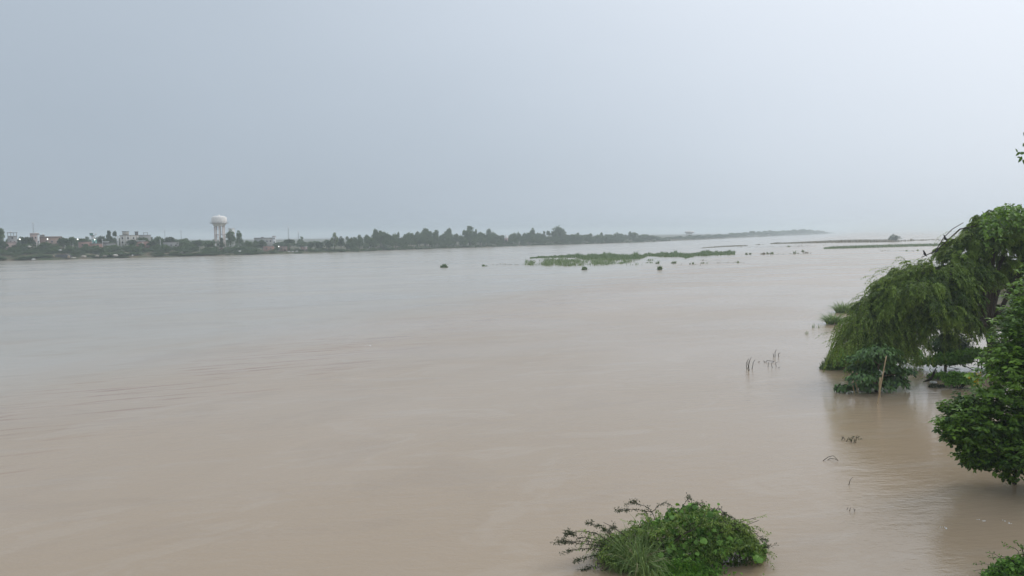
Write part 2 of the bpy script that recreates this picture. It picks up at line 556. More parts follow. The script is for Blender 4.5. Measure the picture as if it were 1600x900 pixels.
# ================================================================== THE SETTING
# river: one sheet to the horizon
rv = MB()
xs = np.array([-9000, -1200, -400, -120, -40, 0, 40, 120, 400, 1200, 9000.0])
ys = np.array([-150, -20, 20, 60, 140, 300, 700, 1500, 4000, 12000.0])
gx, gy = np.meshgrid(xs, ys)
V = np.stack([gx.ravel(), gy.ravel(), np.zeros(gx.size)], 1)
nx_ = len(xs)
F = [(j * nx_ + i, j * nx_ + i + 1, (j + 1) * nx_ + i + 1, (j + 1) * nx_ + i) for j in range(len(ys) - 1) for i in range(nx_ - 1)]
rv.add(V, F)
structure(rv.build("river", M['water']))

# the village bank: waterline read from the photograph, land rising behind it
WL_PX = [(0, 408.0), (120, 405.2), (240, 402.0), (330, 400.0), (420, 397.4), (480, 395.8), (540, 394.0), (600, 391.4), (700, 388.0), (760, 386.2), (820, 384.0),
         (880, 382.4), (950, 380.2), (1020, 377.8), (1080, 375.2), (1140, 372.2), (1200, 369.4), (1250, 367.2), (1297, 365.2)]
WL = np.array([gp(x, y)[:2] for x, y in WL_PX])
d0 = nrm(WL[0] - WL[2])
WL = np.concatenate([[WL[0] + d0 * 260, WL[0] + d0 * 120, WL[0] + d0 * 40], WL])
NI = nrm(np.stack([-np.gradient(WL[:, 1]), np.gradient(WL[:, 0])], 1))        # inland


def land_z(s, x, y):
    """height of the land s metres behind the waterline: the bank is high at the village and sinks towards the wood"""
    top = np.interp(800 + FPX * np.asarray(x) / np.asarray(y), [-200, 240, 330, 400, 450, 1300], [6.3, 5.7, 4.2, 2.6, 2.0, 2.2])
    return np.where(s > 0, top * (1 - np.exp(-np.maximum(s, 0) / 13.0)), s * 0.3)


def shore_dist(x, y):
    p = np.array([x, y]); best = 1e9
    for a, b in zip(WL[:-1], WL[1:]):
        t = np.clip(np.dot(p - a, b - a) / np.dot(b - a, b - a), 0, 1)
        best = min(best, np.linalg.norm(p - a - t * (b - a)))
    return best


WLX = np.array([p[0] for p in WL_PX], float); WLY = np.array([p[1] for p in WL_PX])


def on_bank(px, extra):
    """a point on the village bank, EXTRA metres of depth behind the waterline seen at px"""
    y0 = gp(px, float(np.interp(px, WLX, WLY)))[1]
    y = y0 + extra
    d = ray(px, float(np.interp(px, WLX, WLY)) - 4)
    x = d[0] / d[1] * y
    z = float(land_z(shore_dist(x, y), x, y))
    return np.array([x, y, z])


def z_at(py, y, x):
    """the height at which the upright through x, y crosses the photograph row py"""
    v = (450.0 - py) / FPX
    p0 = CR.T @ np.array([x, y, -CAM_H]); e = CR.T @ np.array([0, 0, 1.0])
    return float(-(v * p0[2] + p0[1]) / (e[1] + v * e[2]))


def px_w(w, y):
    return w / FPX * (y * _c + 9 * _s)


# finer shoreline with small coves
tt = np.linspace(0, len(WL) - 1, 220)
shx = np.interp(tt, np.arange(len(WL)), WL[:, 0]); shy = np.interp(tt, np.arange(len(WL)), WL[:, 1])
nix = np.interp(tt, np.arange(len(WL)), NI[:, 0]); niy = np.interp(tt, np.arange(len(WL)), NI[:, 1])
wig = np.convolve(rng.normal(0, 1.6, 226), np.ones(7) / 7, 'valid')
offs = np.array([-5, 0, 1.5, 4, 8, 14, 24, 40, 80, 200, 600, 1500.0])
lb = MB()
rows = []
for o_ in offs:
    z = land_z(np.full(220, o_), shx + nix * o_, shy + niy * o_) + (rng.normal(0, 0.14, 220) if 0 < o_ < 100 else 0)
    rows.append(np.stack([shx + nix * (o_ + wig), shy + niy * (o_ + wig), z], 1))
Vb = np.concatenate(rows)
Fb = [(j * 220 + i, j * 220 + i + 1, (j + 1) * 220 + i + 1, (j + 1) * 220 + i) for j in range(len(offs) - 1) for i in range(219)]
lb.add(Vb, Fb)
structure(lb.build("village_bank", M['bank'], smooth=True))

# the embankment the photograph was taken from: unseen below the camera, its right-hand slope added to block low sky
nb = MB()
ex_ = [-60, -30, 0, 12, 20, 30, 38, 48, 80.0]; ey_ = [-140, -30, 1.5, 8, 14, 20, 40, 70, 140.0]
zz_ = []
for y_ in ey_:
    for x_ in ex_:
        s1 = np.interp(y_, [1.5, 20], [1.0, 0.0]); s2 = np.interp(x_ - max(y_ - 30, 0) * .72, [32, 50], [0.0, 1.0])
        zz_.append((x_, y_, max(s1, s2) * 11.0 - 0.6))
nb.add(zz_, [(j * 9 + i, j * 9 + i + 1, (j + 1) * 9 + i + 1, (j + 1) * 9 + i) for j in range(8) for i in range(8)])
structure(nb.build("near_bank", M['bank'], smooth=True))

# far low land across the river mouth
fl = MB()
fy0 = 6200.0
px_list = np.linspace(1270, 1720, 40)
top, rows = None, []
for k_, (dy, z) in enumerate(((0, -0.4), (6, 0.8), (60, 1.6), (500, 2.0))):
    rows.append(np.stack([(px_list - 800) / FPX * (fy0 + dy), fy0 + dy + 60 * np.sin(px_list / 37.0), np.full(40, z)], 1))
fl.add(np.concatenate(rows), [(j * 40 + i, j * 40 + i + 1, (j + 1) * 40 + i + 1, (j + 1) * 40 + i) for j in range(3) for i in range(39)])
structure(fl.build("far_land", M['brownland']))


# ================================================================== FAR TREES
def crown_arrays(kind, k=700, seed=0):
    """unit crown: about 1 wide, z 0.22..1; returns P, D, N, ln, wd, tone"""
    g = np.random.default_rng(seed)
    if kind == 'round':
        nl = 16; c = nrm(g.normal(size=(nl, 3))) * g.uniform(0.05, 0.30, (nl, 1)); c[:, 2] = c[:, 2] * 1.15 + 0.52; r = g.uniform(0.13, 0.25, nl)
    elif kind == 'airy':
        nl = 15; c = g.normal(0, 1, (nl, 3)) * (0.17, 0.17, 0.0); c[:, 2] = g.uniform(0.35, 0.93, nl); c[:, :2] *= (1.25 - c[:, 2:3]); r = g.uniform(0.08, 0.17, nl)
    elif kind == 'tall':
        nl = 16; c = g.normal(0, 1, (nl, 3)) * (0.15, 0.15, 0); c[:, 2] = g.uniform(0.25, 0.92, nl); c[:, :2] *= (1.4 - 1.25 * c[:, 2:3]) * 1.3; r = g.uniform(0.09, 0.19, nl) * (1.25 - 0.6 * c[:, 2])
    elif kind == 'umbrella':
        nl = 13; th = g.uniform(0, 6.28, nl); rr = g.uniform(0, 0.34, nl); c = np.stack([rr * np.cos(th), rr * np.sin(th), 0.72 + 0.12 * (1 - rr / 0.34) + g.normal(0, .03, nl)], 1); r = g.uniform(0.12, 0.2, nl)
    else:   # bush
        nl = 12; th = g.uniform(0, 6.28, nl); rr = g.uniform(0, 0.33, nl); c = np.stack([rr * np.cos(th), rr * np.sin(th), g.uniform(0.15, 0.72, nl) * (1.2 - rr * 1.6)], 1); r = g.uniform(0.14, 0.24, nl)
    ltone = g.uniform(0.15, 0.85, nl)
    which = g.choice(nl, k, p=r ** 2 / (r ** 2).sum())
    u = nrm(g.normal(size=(k, 3)))
    u[:, 2] = np.where(u[:, 2] < -0.3, -u[:, 2], u[:, 2])
    P = c[which] + u * (r[which] * np.where(g.random(k) < .16, g.uniform(1.0, 1.4, k), g.uniform(0.7, 1.06, k)))[:, None] * (1, 1, 0.9)
    D = nrm(u * 0.5 + g.normal(0, 0.6, (k, 3)) + (0, 0, -0.1))
    N = nrm(u + g.normal(0, 0.45, (k, 3)) + (0, 0, 0.3))
    sz = g.uniform(0.03, 0.085, k)
    tone = np.clip(ltone[which] * 0.6 + g.uniform(0, 0.5, k), 0, 1)
    return P, D, N, sz * 1.3, sz, tone


def trunk_mb(kind, seed=0, off=None, sc=(1, 1, 1)):
    g = np.random.default_rng(seed + 99)
    mb = MB()
    top = {'round': 0.62, 'airy': 0.85, 'tall': 0.85, 'umbrella': 0.7, 'bush': 0.35}[kind]
    pts = [(0, 0, -0.05), (g.normal(0, .01), g.normal(0, .01), top * 0.35), (g.normal(0, .02), g.normal(0, .02), top * 0.7), (g.normal(0, .03), g.normal(0, .03), top)]
    mb.tube(pts, [0.034, 0.026, 0.018, 0.006], 6)
    for q in range(4):
        a = g.uniform(0, 6.28); z = top * g.uniform(0.4, 0.75)
        mb.tube([(0, 0, z), (0.1 * math.cos(a), 0.1 * math.sin(a), z + 0.09), (0.22 * math.cos(a), 0.22 * math.sin(a), z + 0.16)], [0.014, 0.010, 0.004], 5)
    return mb


PROTO = {}
for kind, n_, kk in (('round', 3, 1300), ('airy', 3, 900), ('tall', 2, 1000), ('umbrella', 1, 1200), ('bush', 2, 900)):
    for q in range(n_):
        P, D, N, ln, wd, tn = crown_arrays(kind, kk, 40 + q * 7 + len(kind))
        mb = MB(); leafq(mb, P, D, N, ln, wd, tn)
        PROTO[kind, q] = (mb, trunk_mb(kind, q + len(kind)))
MESHES = {}


def far_tree(name, label, kind, px, ytop, wpx, extra, mat='far', var=0, base=None, zsink=0.0, cat='tree', group=None):
    b = on_bank(px, extra) if base is None else np.asarray(base, float)
    h = z_at(ytop, b[1], b[0]) - b[2] + zsink
    w = px_w(wpx, b[1])
    o = thing(name, label, cat, (b[0], b[1], b[2] - zsink), group)
    o.rotation_euler = (0, 0, random.uniform(0, 6.28))
    o.scale = (w * 1.12, w * 1.12, h)
    cm, tm = PROTO[kind, var]
    key = (kind, var, mat)
    if key not in MESHES:
        MESHES[key] = cm.mesh("crown", L[mat])
        MESHES[kind, var, 'trunk'] = tm.mesh("trunk", M['bark'])
    c = bpy.data.objects.new("crown", MESHES[key]); COL.objects.link(c); c.parent = o
    t = bpy.data.objects.new("stem" if kind == 'bush' else "trunk", MESHES[kind, var, 'trunk']); COL.objects.link(t); t.parent = o
    return o


G = "trees of the village across the river"
TREES = [
    (3, 356, 19, 34, 'airy', 0, 'far', "tall airy tree at the left edge of the photo, above the village roofs"),
    (5, 376, 18, 20, 'round', 1, 'fardark', "dark low tree below the tall airy one at the left edge"),
    (46, 366, 27, 30, 'round', 0, 'fardark', "broad dark round tree between the grey house and the pink house"),
    (29, 377, 15, 24, 'bush', 0, 'fardark', "small dark tree at the foot of the grey house with open rooftop"),
    (71, 377, 23, 20, 'round', 2, 'far', "green tree below the pink house, in front of the long brown house"),
    (88, 380, 18, 18, 'bush', 1, 'far', "low green tree in front of the long brown brick house"),
    (100, 371, 21, 24, 'round', 1, 'fardark', "dark tree at the right end of the long brown brick house"),
    (113, 368, 18, 34, 'round', 2, 'far', "tall green tree left of the low red brick house"),
    (130, 369, 18, 55, 'round', 0, 'far', "green tree behind the left half of the low red brick house"),
    (159, 368, 18, 55, 'round', 1, 'fardark', "dark green tree right of the teal house"),
    (172, 361.5, 13, 70, 'airy', 1, 'fardark', "grey-green airy tree, left one of a pair beside the cream house"),
    (181, 363, 11, 70, 'airy', 2, 'fardark', "grey-green airy tree, right one of a pair beside the cream house"),
    (182, 380, 18, 16, 'bush', 0, 'far', "green bushy tree right of the grey plaster house"),
    (208, 373, 19, 24, 'round', 2, 'fardark', "dark dome of a tree in front of the cream house wall"),
    (226, 367, 20, 40, 'round', 0, 'far', "dense green tree in front of the grey house with a roof frame"),
    (240, 375, 19, 24, 'round', 1, 'fardark', "dark tree at the right end of the red house with white roof"),
    (249, 367.5, 16, 60, 'round', 2, 'far', "round tree behind the thin white pole"),
    (267, 366.5, 19, 45, 'round', 0, 'fardark', "dark round crown rising behind the low grey-white house"),
    (290, 375, 24, 26, 'round', 1, 'far', "spreading tree right of the low grey-white house"),
    (310, 374.5, 17, 24, 'round', 2, 'fardark', "dark round tree midway between grey-white house and water tower"),
    (328, 373, 22, 24, 'round', 0, 'far', "green tree just left of the water tower legs"),
    (347, 372.5, 12, 14, 'airy', 1, 'fardark', "small dark tree standing in front of the water tower legs"),
    (361, 359.5, 17, 45, 'round', 1, 'far', "tall green tree right beside the water tower"),
    (374, 361, 15, 34, 'tall', 0, 'far', "pointed tall tree right of the water tower"),
    (388, 376, 16, 26, 'round', 2, 'far', "lower tree to the right of the pointed tall tree"),
    (401, 374, 18, 36, 'round', 0, 'far', "green tree at the left end of the long grey block"),
    (410, 376, 12, 30, 'round', 1, 'fardark', "dark tree in front of the long grey block"),
    (397, 385, 24, 9, 'bush', 1, 'far', "broad bush on the water's edge left of the red brick house"),
    (434, 383.5, 10, 14, 'bush', 0, 'fardark', "small bush between the two red brick houses"),
    (453, 374, 19, 15, 'umbrella', 0, 'fardark', "umbrella-shaped dark tree beside the pale cattle"),
    (471, 369.5, 10, 150, 'tall', 1, 'far', "hazy tall tree far behind the umbrella-shaped tree"),
    (465, 387, 12, 14, 'bush', 1, 'fardark', "dark bush right of the umbrella-shaped tree"),
    (486, 377, 14, 14, 'round', 2, 'fardark', "dark round tree, leftmost of the row by the shore"),
    (500, 375, 17, 14, 'round', 0, 'fardark', "dark round tree, second of the row by the shore"),
    (514, 376.5, 13, 12, 'round', 1, 'fardark', "dark round tree just left of the pale green tree"),
    (523, 363.5, 15, 18, 'tall', 1, 'farpale', "pale yellow-green tall tree, topmost of the row by the shore"),
    (533, 370, 15, 10, 'tall', 0, 'fardark', "dark tree just right of the pale green tree, by the shore"),
    (543, 380, 11, 12, 'round', 2, 'fardark', "small dark tree ending the row by the shore"),
    (555, 384, 11, 8, 'bush', 0, 'far', "lone green bush on the grassy shore before the wood"),
    (599, 380, 13, 3, 'bush', 1, 'fardark', "dark bush standing at the waterline before the wood"),
]
for (px, yt, w, ex, kind, var, mat, lab) in TREES:
    far_tree("bush" if kind == 'bush' else "village_tree", lab, kind, px, yt, w, ex, mat, var, cat="bush" if kind == 'bush' else "tree", group=G)
G2 = "trees standing above the wood"
for (px, yt, w, ex, kind, var, mat, lab) in [
    (595, 357.5, 22, 30, 'round', 0, 'far', "broad tree rising from the wood behind the dark waterline bush"),
    (665, 357, 20, 34, 'airy', 0, 'far', "tree with a sloping peak above the wood, left of centre"),
    (702, 359, 16, 34, 'airy', 2, 'far', "flat-topped tree above the wood, right of the sloping peak"),
    (735, 354.5, 24, 34, 'airy', 1, 'far', "tall feathery tree above the middle of the wood"),
    (764, 358, 14, 34, 'airy', 0, 'far', "slender tree above the wood, left of the white spire"),
    (833, 357, 14, 30, 'tall', 0, 'far', "spiky pointed tree above the wood, right of the white spire"),
    (872, 353.5, 25, 30, 'round', 1, 'far', "big round-crowned tree, highest in the right part of the wood"),
    (990, 361.5, 16, 30, 'round', 2, 'far', "rounded tree near the right end of the wood"),
]:
    far_tree("wood_tree", lab, kind, px, yt, w, ex, mat, var, group=G2)


def put_crown(mb, kind, var, base, w, h, rot):
    cm, tm = PROTO[kind, var]
    c, s = math.cos(rot), math.sin(rot)
    for src, is_t in ((cm, False), (tm, True)):
        V = np.concatenate(src.v) * (w, w, h)
        V = np.stack([V[:, 0] * c - V[:, 1] * s, V[:, 0] * s + V[:, 1] * c, V[:, 2]], 1) + base
        t = np.concatenate(src.t) if not is_t else 0.0
        o = mb.n
        mb.v.append(V); mb.t.append(np.broadcast_to(t, (len(V),)).astype(float)); mb.n += len(V)
        for f in src.f:
            mb.f.append(f + o)


WOOD = np.array([(430, 377), (470, 376), (520, 376), (535, 372), (560, 368), (580, 363), (595, 360), (612, 364), (640, 363), (665, 360), (690, 362), (705, 361), (715, 366), (735, 358), (755, 360), (775, 362), (790, 367.5),
                 (805, 363), (833, 360), (850, 363), (870, 358), (885, 360), (900, 364), (935, 365), (950, 364), (990, 364), (1010, 366), (1030, 370), (1046, 373.5)])
wd_ = MB()
kinds = [('round', 0), ('round', 1), ('round', 2), ('airy', 0), ('airy', 1), ('airy', 2), ('round', 1), ('airy', 1), ('round', 0), ('round', 2)]
for px in np.concatenate([np.linspace(548, 1044, 215), rng.uniform(430, 560, 14)]):
    px = px + rng.normal(0, 2)
    back = px < 545
    ex = rng.uniform(130, 200) if back else rng.choice([rng.uniform(7, 14), rng.uniform(16, 34), rng.uniform(34, 60)])
    b = on_bank(px, ex)
    yt = np.interp(px, WOOD[:, 0], WOOD[:, 1])
    wl_ = np.interp(px, WLX, WLY)
    fr = 0 if ex > 30 else (0.12 if ex > 14 else 0.42)
    yt = yt + rng.uniform(-1.0, 3.5) + (wl_ - yt) * fr
    k_, v_ = kinds[rng.integers(len(kinds))]
    h = z_at(yt, b[1], b[0]) - b[2]
    w = px_w(rng.uniform(7, 19), b[1])
    put_crown(wd_, k_, v_, b - (0, 0, h * 0.12), w * 1.1, h * 1.12, rng.uniform(0, 6.28))
for px in np.linspace(552, 1046, 130):
    b = on_bank(px + rng.normal(0, 2), rng.uniform(1.5, 7))
    put_crown(wd_, 'bush', int(rng.integers(2)), b - (0, 0, .4), rng.uniform(3, 6), rng.uniform(1.6, 3.6), rng.uniform(0, 6.28))
o = wd_.build("wood", L['far'], kind="stuff")
o["label"] = "hazy green wood along the far shore, from the village to mid photo"; o["category"] = "wood"

WOOD2 = np.array([(1040, 371), (1060, 369), (1080, 368), (1110, 366.5), (1150, 363.5), (1200, 360), (1240, 358.5), (1270, 357.5), (1285, 360.5), (1300, 364)])
w2 = MB()
for px in np.linspace(1042, 1298, 90):
    px = px + rng.normal(0, 1.5)
    ex = rng.uniform(8, 90)
    b = on_bank(min(px, 1297), ex)
    yt = np.interp(px, WOOD2[:, 0], WOOD2[:, 1]) + rng.uniform(-0.6, 2.2)
    k_, v_ = kinds[rng.integers(len(kinds))]
    h = max(2.0, z_at(yt, b[1], b[0]) - b[2])
    w = px_w(rng.uniform(8, 15), b[1])
    put_crown(w2, k_, v_, b - (0, 0, h * 0.1), w * 1.2, h * 1.1, rng.uniform(0, 6.28))
o = w2.build("distant_wood", L['far'], kind="stuff")
o["label"] = "pale hazy wood on the distant point, right of the nearer wood"; o["category"] = "wood"

w3 = MB()
for px in np.linspace(1280, 1680, 110):
    d_ = fy0 + 30 + 60 * math.sin(px / 37.0) + rng.uniform(0, 60)
    b = np.array([(px - 800) / FPX * d_, d_, 1.0])
    put_crown(w3, *kinds[rng.integers(len(kinds))], b, rng.uniform(18, 40), rng.uniform(3.5, 8.5), rng.uniform(0, 6.28))
o = w3.build("horizon_wood", L['far'], kind="stuff")
o["label"] = "faint grey line of trees on the horizon at the right"; o["category"] = "wood"

vg = MB()
for px in np.concatenate([np.linspace(-30, 560, 110), rng.uniform(270, 345, 16)]):
    px = px + rng.normal(0, 2); ex = rng.uniform(60, 230)
    b = on_bank(px, ex)
    yt = np.interp(px, [-30, 100, 240, 300, 400, 440, 540], [371, 371, 372, 374, 375.5, 376.5, 376]) + rng.uniform(-1.0, 3.0)
    k_, v_ = kinds[rng.integers(len(kinds))]
    h = z_at(yt, b[1], b[0]) - b[2]
    put_crown(vg, k_, v_, b - (0, 0, h * .25), px_w(rng.uniform(9, 18), b[1]), h * 1.25, rng.uniform(0, 6.28))
o = vg.build("village_grove", L['far'], kind="stuff")
o["label"] = "hazy mass of trees behind the village houses"; o["category"] = "grove"

# scrub covering the village bank
sb = MB()
for px in np.concatenate([np.linspace(-60, 545, 190), rng.uniform(-60, 400, 130)]):
    ex = rng.choice([rng.uniform(1.5, 6), rng.uniform(5, 14), rng.uniform(10, 24)])
    if 412 < px < 482 and ex < 14 and rng.random() < 0.8:
        continue
    if 78 < px < 112 and ex < 9:
        continue
    if 200 < px < 236 and ex < 4:
        continue
    b = on_bank(px, ex)
    lo = 1.0 if ex < 6 else 1.3
    big_ = rng.random() < .22
    put_crown(sb, 'bush', int(rng.integers(2)), b - (0, 0, .3), rng.uniform(3, 7) * (1.4 if big_ else 1), rng.uniform(lo * .7, lo + 1.0) * (1.7 if big_ else 1), rng.uniform(0, 6.28))
for px in rng.uniform(-40, 400, 95):
    b = on_bank(px, rng.uniform(9, 27))
    put_crown(sb, 'round', int(rng.integers(3)), b - (0, 0, .9), rng.uniform(4, 8), rng.uniform(2.8, 5.0), rng.uniform(0, 6.28))
o = sb.build("bank_scrub", L['far'], kind="stuff")
o["label"] = "green scrub covering the village bank down to the water"; o["category"] = "scrub"
# short grass on the bank top
gb = MB()
k = 9000
px = rng.uniform(-40, 560, k); ex = rng.uniform(1.0, 26, k)
P = np.array([on_bank(a, b) for a, b in zip(px[:2500], ex[:2500])])
P = np.repeat(P, 4, 0)[:k] + np.concatenate([rng.normal(0, 0.8, (k, 2)), np.zeros((k, 1))], 1)
blades(gb, P, rng.normal(0, .4, (k, 2)), rng.uniform(.3, .8, k), 0.12, 0.2, rng.uniform(0, 1, k))
o = gb.build("bank_grass", L['isle'], kind="stuff")
o["label"] = "short green grass on the village bank"; o["category"] = "grass"


# ================================================================== THE VILLAGE
def house(name, label, px0, px1, ytop, extra, wall, roof='concrete', depth=0.8, rz=0.0, windows=(), door=None, parapet=True, slab=0.18, over=0.22, cat='house', zlow=None, tanks=(), cabins=(), pil=0, frame=None):
    """windows: (u, v, w, h) as shares of the front; returns the Empty at its base"""
    pc = (px0 + px1) / 2
    b = on_bank(pc, extra)
    W = px_w(px1 - px0, b[1]); H = z_at(ytop, b[1], b[0]) - b[2]
    az = -math.atan2(b[0], b[1])
    t = local(thing(name, label, cat, tuple(b), None, az + rz))
    Dp = W * depth
    MB().box(-W / 2, W / 2, 0, Dp, -1.5, H - slab).build("wall", M[wall], t)
    rf = MB().box(-W / 2 - over, W / 2 + over, -over, Dp + over, H - slab + 0.003, H).build("roof", M[roof], t)
    local(rf)
    if parapet:
        pm = MB(); e = 0.14; ph = 0.45
        pm.box(-W / 2, W / 2, 0, e, H + .003, H + ph).box(-W / 2, W / 2, Dp - e, Dp, H + .003, H + ph)
        pm.box(-W / 2, -W / 2 + e, e + .003, Dp - e - .003, H + .003, H + ph).box(W / 2 - e, W / 2, e + .003, Dp - e - .003, H + .003, H + ph)
        pm.build("parapet", M[wall], t)
    for (u, v, ww, hh) in windows:
        cx = -W / 2 + u * W; cz = v * H; a, c = ww / 2, hh / 2
        f = MB()
        f.box(cx - a - .1, cx + a + .1, -0.06, -0.003, cz + c, cz + c + .12).box(cx - a - .14, cx + a + .14, -0.1, -0.003, cz - c - .12, cz - c)
        f.box(cx - a - .1, cx - a, -0.06, -0.003, cz - c + .003, cz + c - .003).box(cx + a, cx + a + .1, -0.06, -0.003, cz - c + .003, cz + c - .003)
        fo = local(f.build("window", M['concrete'], t))
        MB().box(cx - a, cx + a, -0.03, -0.004, cz - c, cz + c).build("pane", M['glass'], fo)
    if door:
        u, ww, hh = door; cx = -W / 2 + u * W
        MB().box(cx - ww / 2, cx + ww / 2, -0.05, -0.003, 0, hh).build("door", M['bark_dark'], t)
    for q in range(pil):
        cx = -W / 2 + (q + .5) * W / pil
        MB().box(cx - .14, cx + .14, -0.16, -0.003, -1.4, H - slab - .02).build("pilaster", M['white'], t)
    for (p0, p1, yt, mt, rm) in cabins:
        x0 = px_w(p0 - pc, b[1]); x1 = px_w(p1 - pc, b[1]); zt = z_at(yt, b[1], b[0]) - b[2]
        cw = local(MB().box(x0, x1, Dp * .2, Dp * .8, H + .003, zt - .25).build("rooftop_room", M[mt], t))
        MB().box(x0 - .35, x1 + .35, Dp * .2 - .35, Dp * .8 + .35, zt - .247, zt).build("room_roof", M[rm], cw)
    for (p, yt, rr) in tanks:
        x = px_w(p - pc, b[1]); zt = z_at(yt, b[1], b[0]) - b[2]
        z0 = min(zt - 1.0, H + 0.003) if not cabins else zt - 1.0
        MB().lathe([(0, z0), (rr, z0), (rr * 1.02, zt - .45), (rr * .8, zt - .18), (rr * .35, zt - .05), (0, zt)], 12, (x, Dp * .5)).build("water_tank", M['white'], t, smooth=True)
    if frame:
        p0, p1, yt = frame
        x0 = px_w(p0 - pc, b[1]); x1 = px_w(p1 - pc, b[1]); zt = z_at(yt, b[1], b[0]) - b[2]
        for x in (x0, x1):
            MB().box(x - .12, x + .12, Dp * .3, Dp * .3 + .24, H + .003, zt - .3).build("roof_post", M['concrete_dark'], t)
        MB().box(x0 - .4, x1 + .4, Dp * .3 - .1, Dp * .3 + .34, zt - .297, zt).build("roof_beam", M['concrete_dark'], t)
    return t


# grey house with an open pillared rooftop
t = house("grey_house", "narrow grey house with an open pillared rooftop, near the left edge", 15, 27.5, 368.6, 44, 'concrete', depth=0.9, parapet=False, windows=((.3, .55, .8, 1.0), (.7, .55, .8, 1.0), (.5, .85, .8, .9)))
b = np.array(t.location); W_ = px_w(12.5, b[1]); H0 = z_at(368.6, b[1], b[0]) - b[2]; H1 = z_at(363.2, b[1], b[0]) - b[2]
for sx in (-1, -0.33, .33, 1):
    for yy in (0.2, W_ * .9 - .35):
        x = sx * (W_ / 2 - .2)
        MB().box(x - .15, x + .15, yy, yy + .3, H0 + .003, H1 - .3).build("rooftop_pillar", M['concrete'], t)
MB().box(-W_ / 2 - .3, W_ / 2 + .3, -.2, W_ * .9 + .2, H1 - .297, H1).build("rooftop_slab", M['concrete_dark'], t)
MB().lathe([(0, H1 + .003), (.5, H1 + .003), (.5, H1 + .6), (.2, H1 + .8), (0, H1 + .82)], 10, (-.6, W_ * .5)).build("water_tank", M['white'], t, smooth=True)
house("low_pink_house", "low pinkish house at the foot of the grey house near the left edge", 6, 25, 379, 27, 'pink', 'concrete_dark', windows=((.25, .5, .7, .8), (.75, .5, .7, .8)), door=(.5, .9, 1.9))
house("pink_house", "tall pink house under the thin mast", 50, 62, 365.5, 40, 'pink', 'concrete', windows=((.25, .75, .7, .9), (.6, .75, .7, .9), (.25, .4, .7, .9), (.6, .4, .7, .9)), tanks=((58, 362.6, .55),), depth=.9)
house("white_stair_tower", "slim white stair tower against the pink house", 60.2, 63.2, 366, 37, 'white', 'concrete', depth=1.2, parapet=False, windows=((.5, .5, .4, .7),))
house("brown_brick_house", "long low brown brick house right of the pink house", 66, 96, 370.5, 50, 'brick2', 'concrete_dark', depth=.45, windows=((.3, .6, .8, .9), (.55, .6, .8, .9), (.8, .6, .8, .9)), cabins=((67, 73, 366.8, 'concrete', 'concrete_dark'),), tanks=((71, 364.8, .5),))
t = house("teal_house", "narrow teal and white house with wide roof slab, among the trees", 144.5, 148.5, 367.5, 48, 'white', 'concrete_dark', depth=1.4, parapet=False, over=.8, cabins=((142.5, 147, 364, 'teal', 'concrete_dark'),), tanks=((151, 364.3, .5),), windows=((.5, .6, .5, .8),))
house("teal_cabin", "small teal cabin beside the narrow teal and white house", 146, 152, 373, 40, 'teal', 'white', depth=1, parapet=False, windows=((.5, .6, .6, .7),))
house("red_brick_house", "low red brick house, left half of the pair on the bank top", 125, 143, 377.5, 30, 'brick1', 'concrete_dark', depth=.6, parapet=False, windows=((.3, .6, .7, .7),))
house("red_brick_shed", "lower red brick shed joined to the right of the red brick house", 143.3, 160.5, 380.2, 29, 'brick1', 'concrete_dark', depth=.6, parapet=False, windows=((.6, .6, .7, .7),), door=(.25, .9, 1.7))
house("grey_plaster_house", "low grey plaster house with dark roof, left of the cream house", 161.5, 181, 380, 29, 'concrete', 'concrete_dark', depth=.6, parapet=False, windows=((.3, .55, .7, .8), (.7, .55, .7, .8)), cabins=((163, 171, 377.2, 'concrete', 'white'),))
house("white_pillar_shrine", "slim white pillar-like building left of the cream house", 184, 186.6, 368.5, 45, 'white', 'white', depth=1, parapet=False, over=.1, windows=((.5, .5, .3, .5),))
house("cream_house", "large cream house with white pilasters and rooftop rooms", 190, 217, 367.3, 44, 'cream', 'concrete_dark', depth=.6, pil=7, parapet=False, windows=tuple((u, v, .8, 1.0) for u in (.14, .43, .71, .93) for v in (.42, .76)),
      cabins=((194, 203, 361.2, 'cream', 'concrete_dark'), (211.5, 216, 361.8, 'concrete_dark', 'concrete_dark')))
house("grey_annex", "grey flat house with a bare roof frame right of the cream house", 217.6, 236, 367, 52, 'concrete', 'concrete_dark', depth=.5, parapet=False, windows=((.3, .6, .8, .9), (.7, .6, .8, .9)), frame=(226, 231.5, 363.4))
house("red_house", "red brick house with white flat roof below the cream house", 211, 236, 377, 28, 'brick1', 'concrete_dark', depth=.5, parapet=False, windows=((.3, .55, .7, .8), (.75, .55, .7, .8)), cabins=((213, 227, 376, 'white', 'white'),))
house("grey_white_house", "low grey-white house below the dark round crown", 257, 279.5, 378, 30, 'concrete', 'concrete_dark', depth=.5, parapet=False, windows=((.2, .5, .7, .8), (.5, .5, .7, .8), (.8, .5, .7, .8)))
house("white_cabin", "small white cabin at the left foot of the water tower", 333.5, 338, 381, 30, 'white', 'white', depth=.8, parapet=False, windows=((.5, .6, .4, .5),))
house("white_block", "bright white block rising behind the trees right of the water tower", 358.5, 367.8, 357.2, 95, 'white', 'white', depth=.8, windows=((.3, .8, .8, 1), (.7, .8, .8, 1), (.3, .55, .8, 1), (.7, .55, .8, 1)))
house("red_roofed_shed", "red walled shed below the water tower", 346.5, 372, 388.2, 16, 'brick1', 'redroof', depth=.4, parapet=False, windows=((.3, .45, .6, .6), (.7, .45, .6, .6)), door=(.5, .8, 1.6))
house("pale_wall_shed", "pale low shed at the left end of the red walled shed", 338.8, 346, 390, 15, 'cream', 'concrete_dark', depth=.7, parapet=False, door=(.5, .7, 1.4))
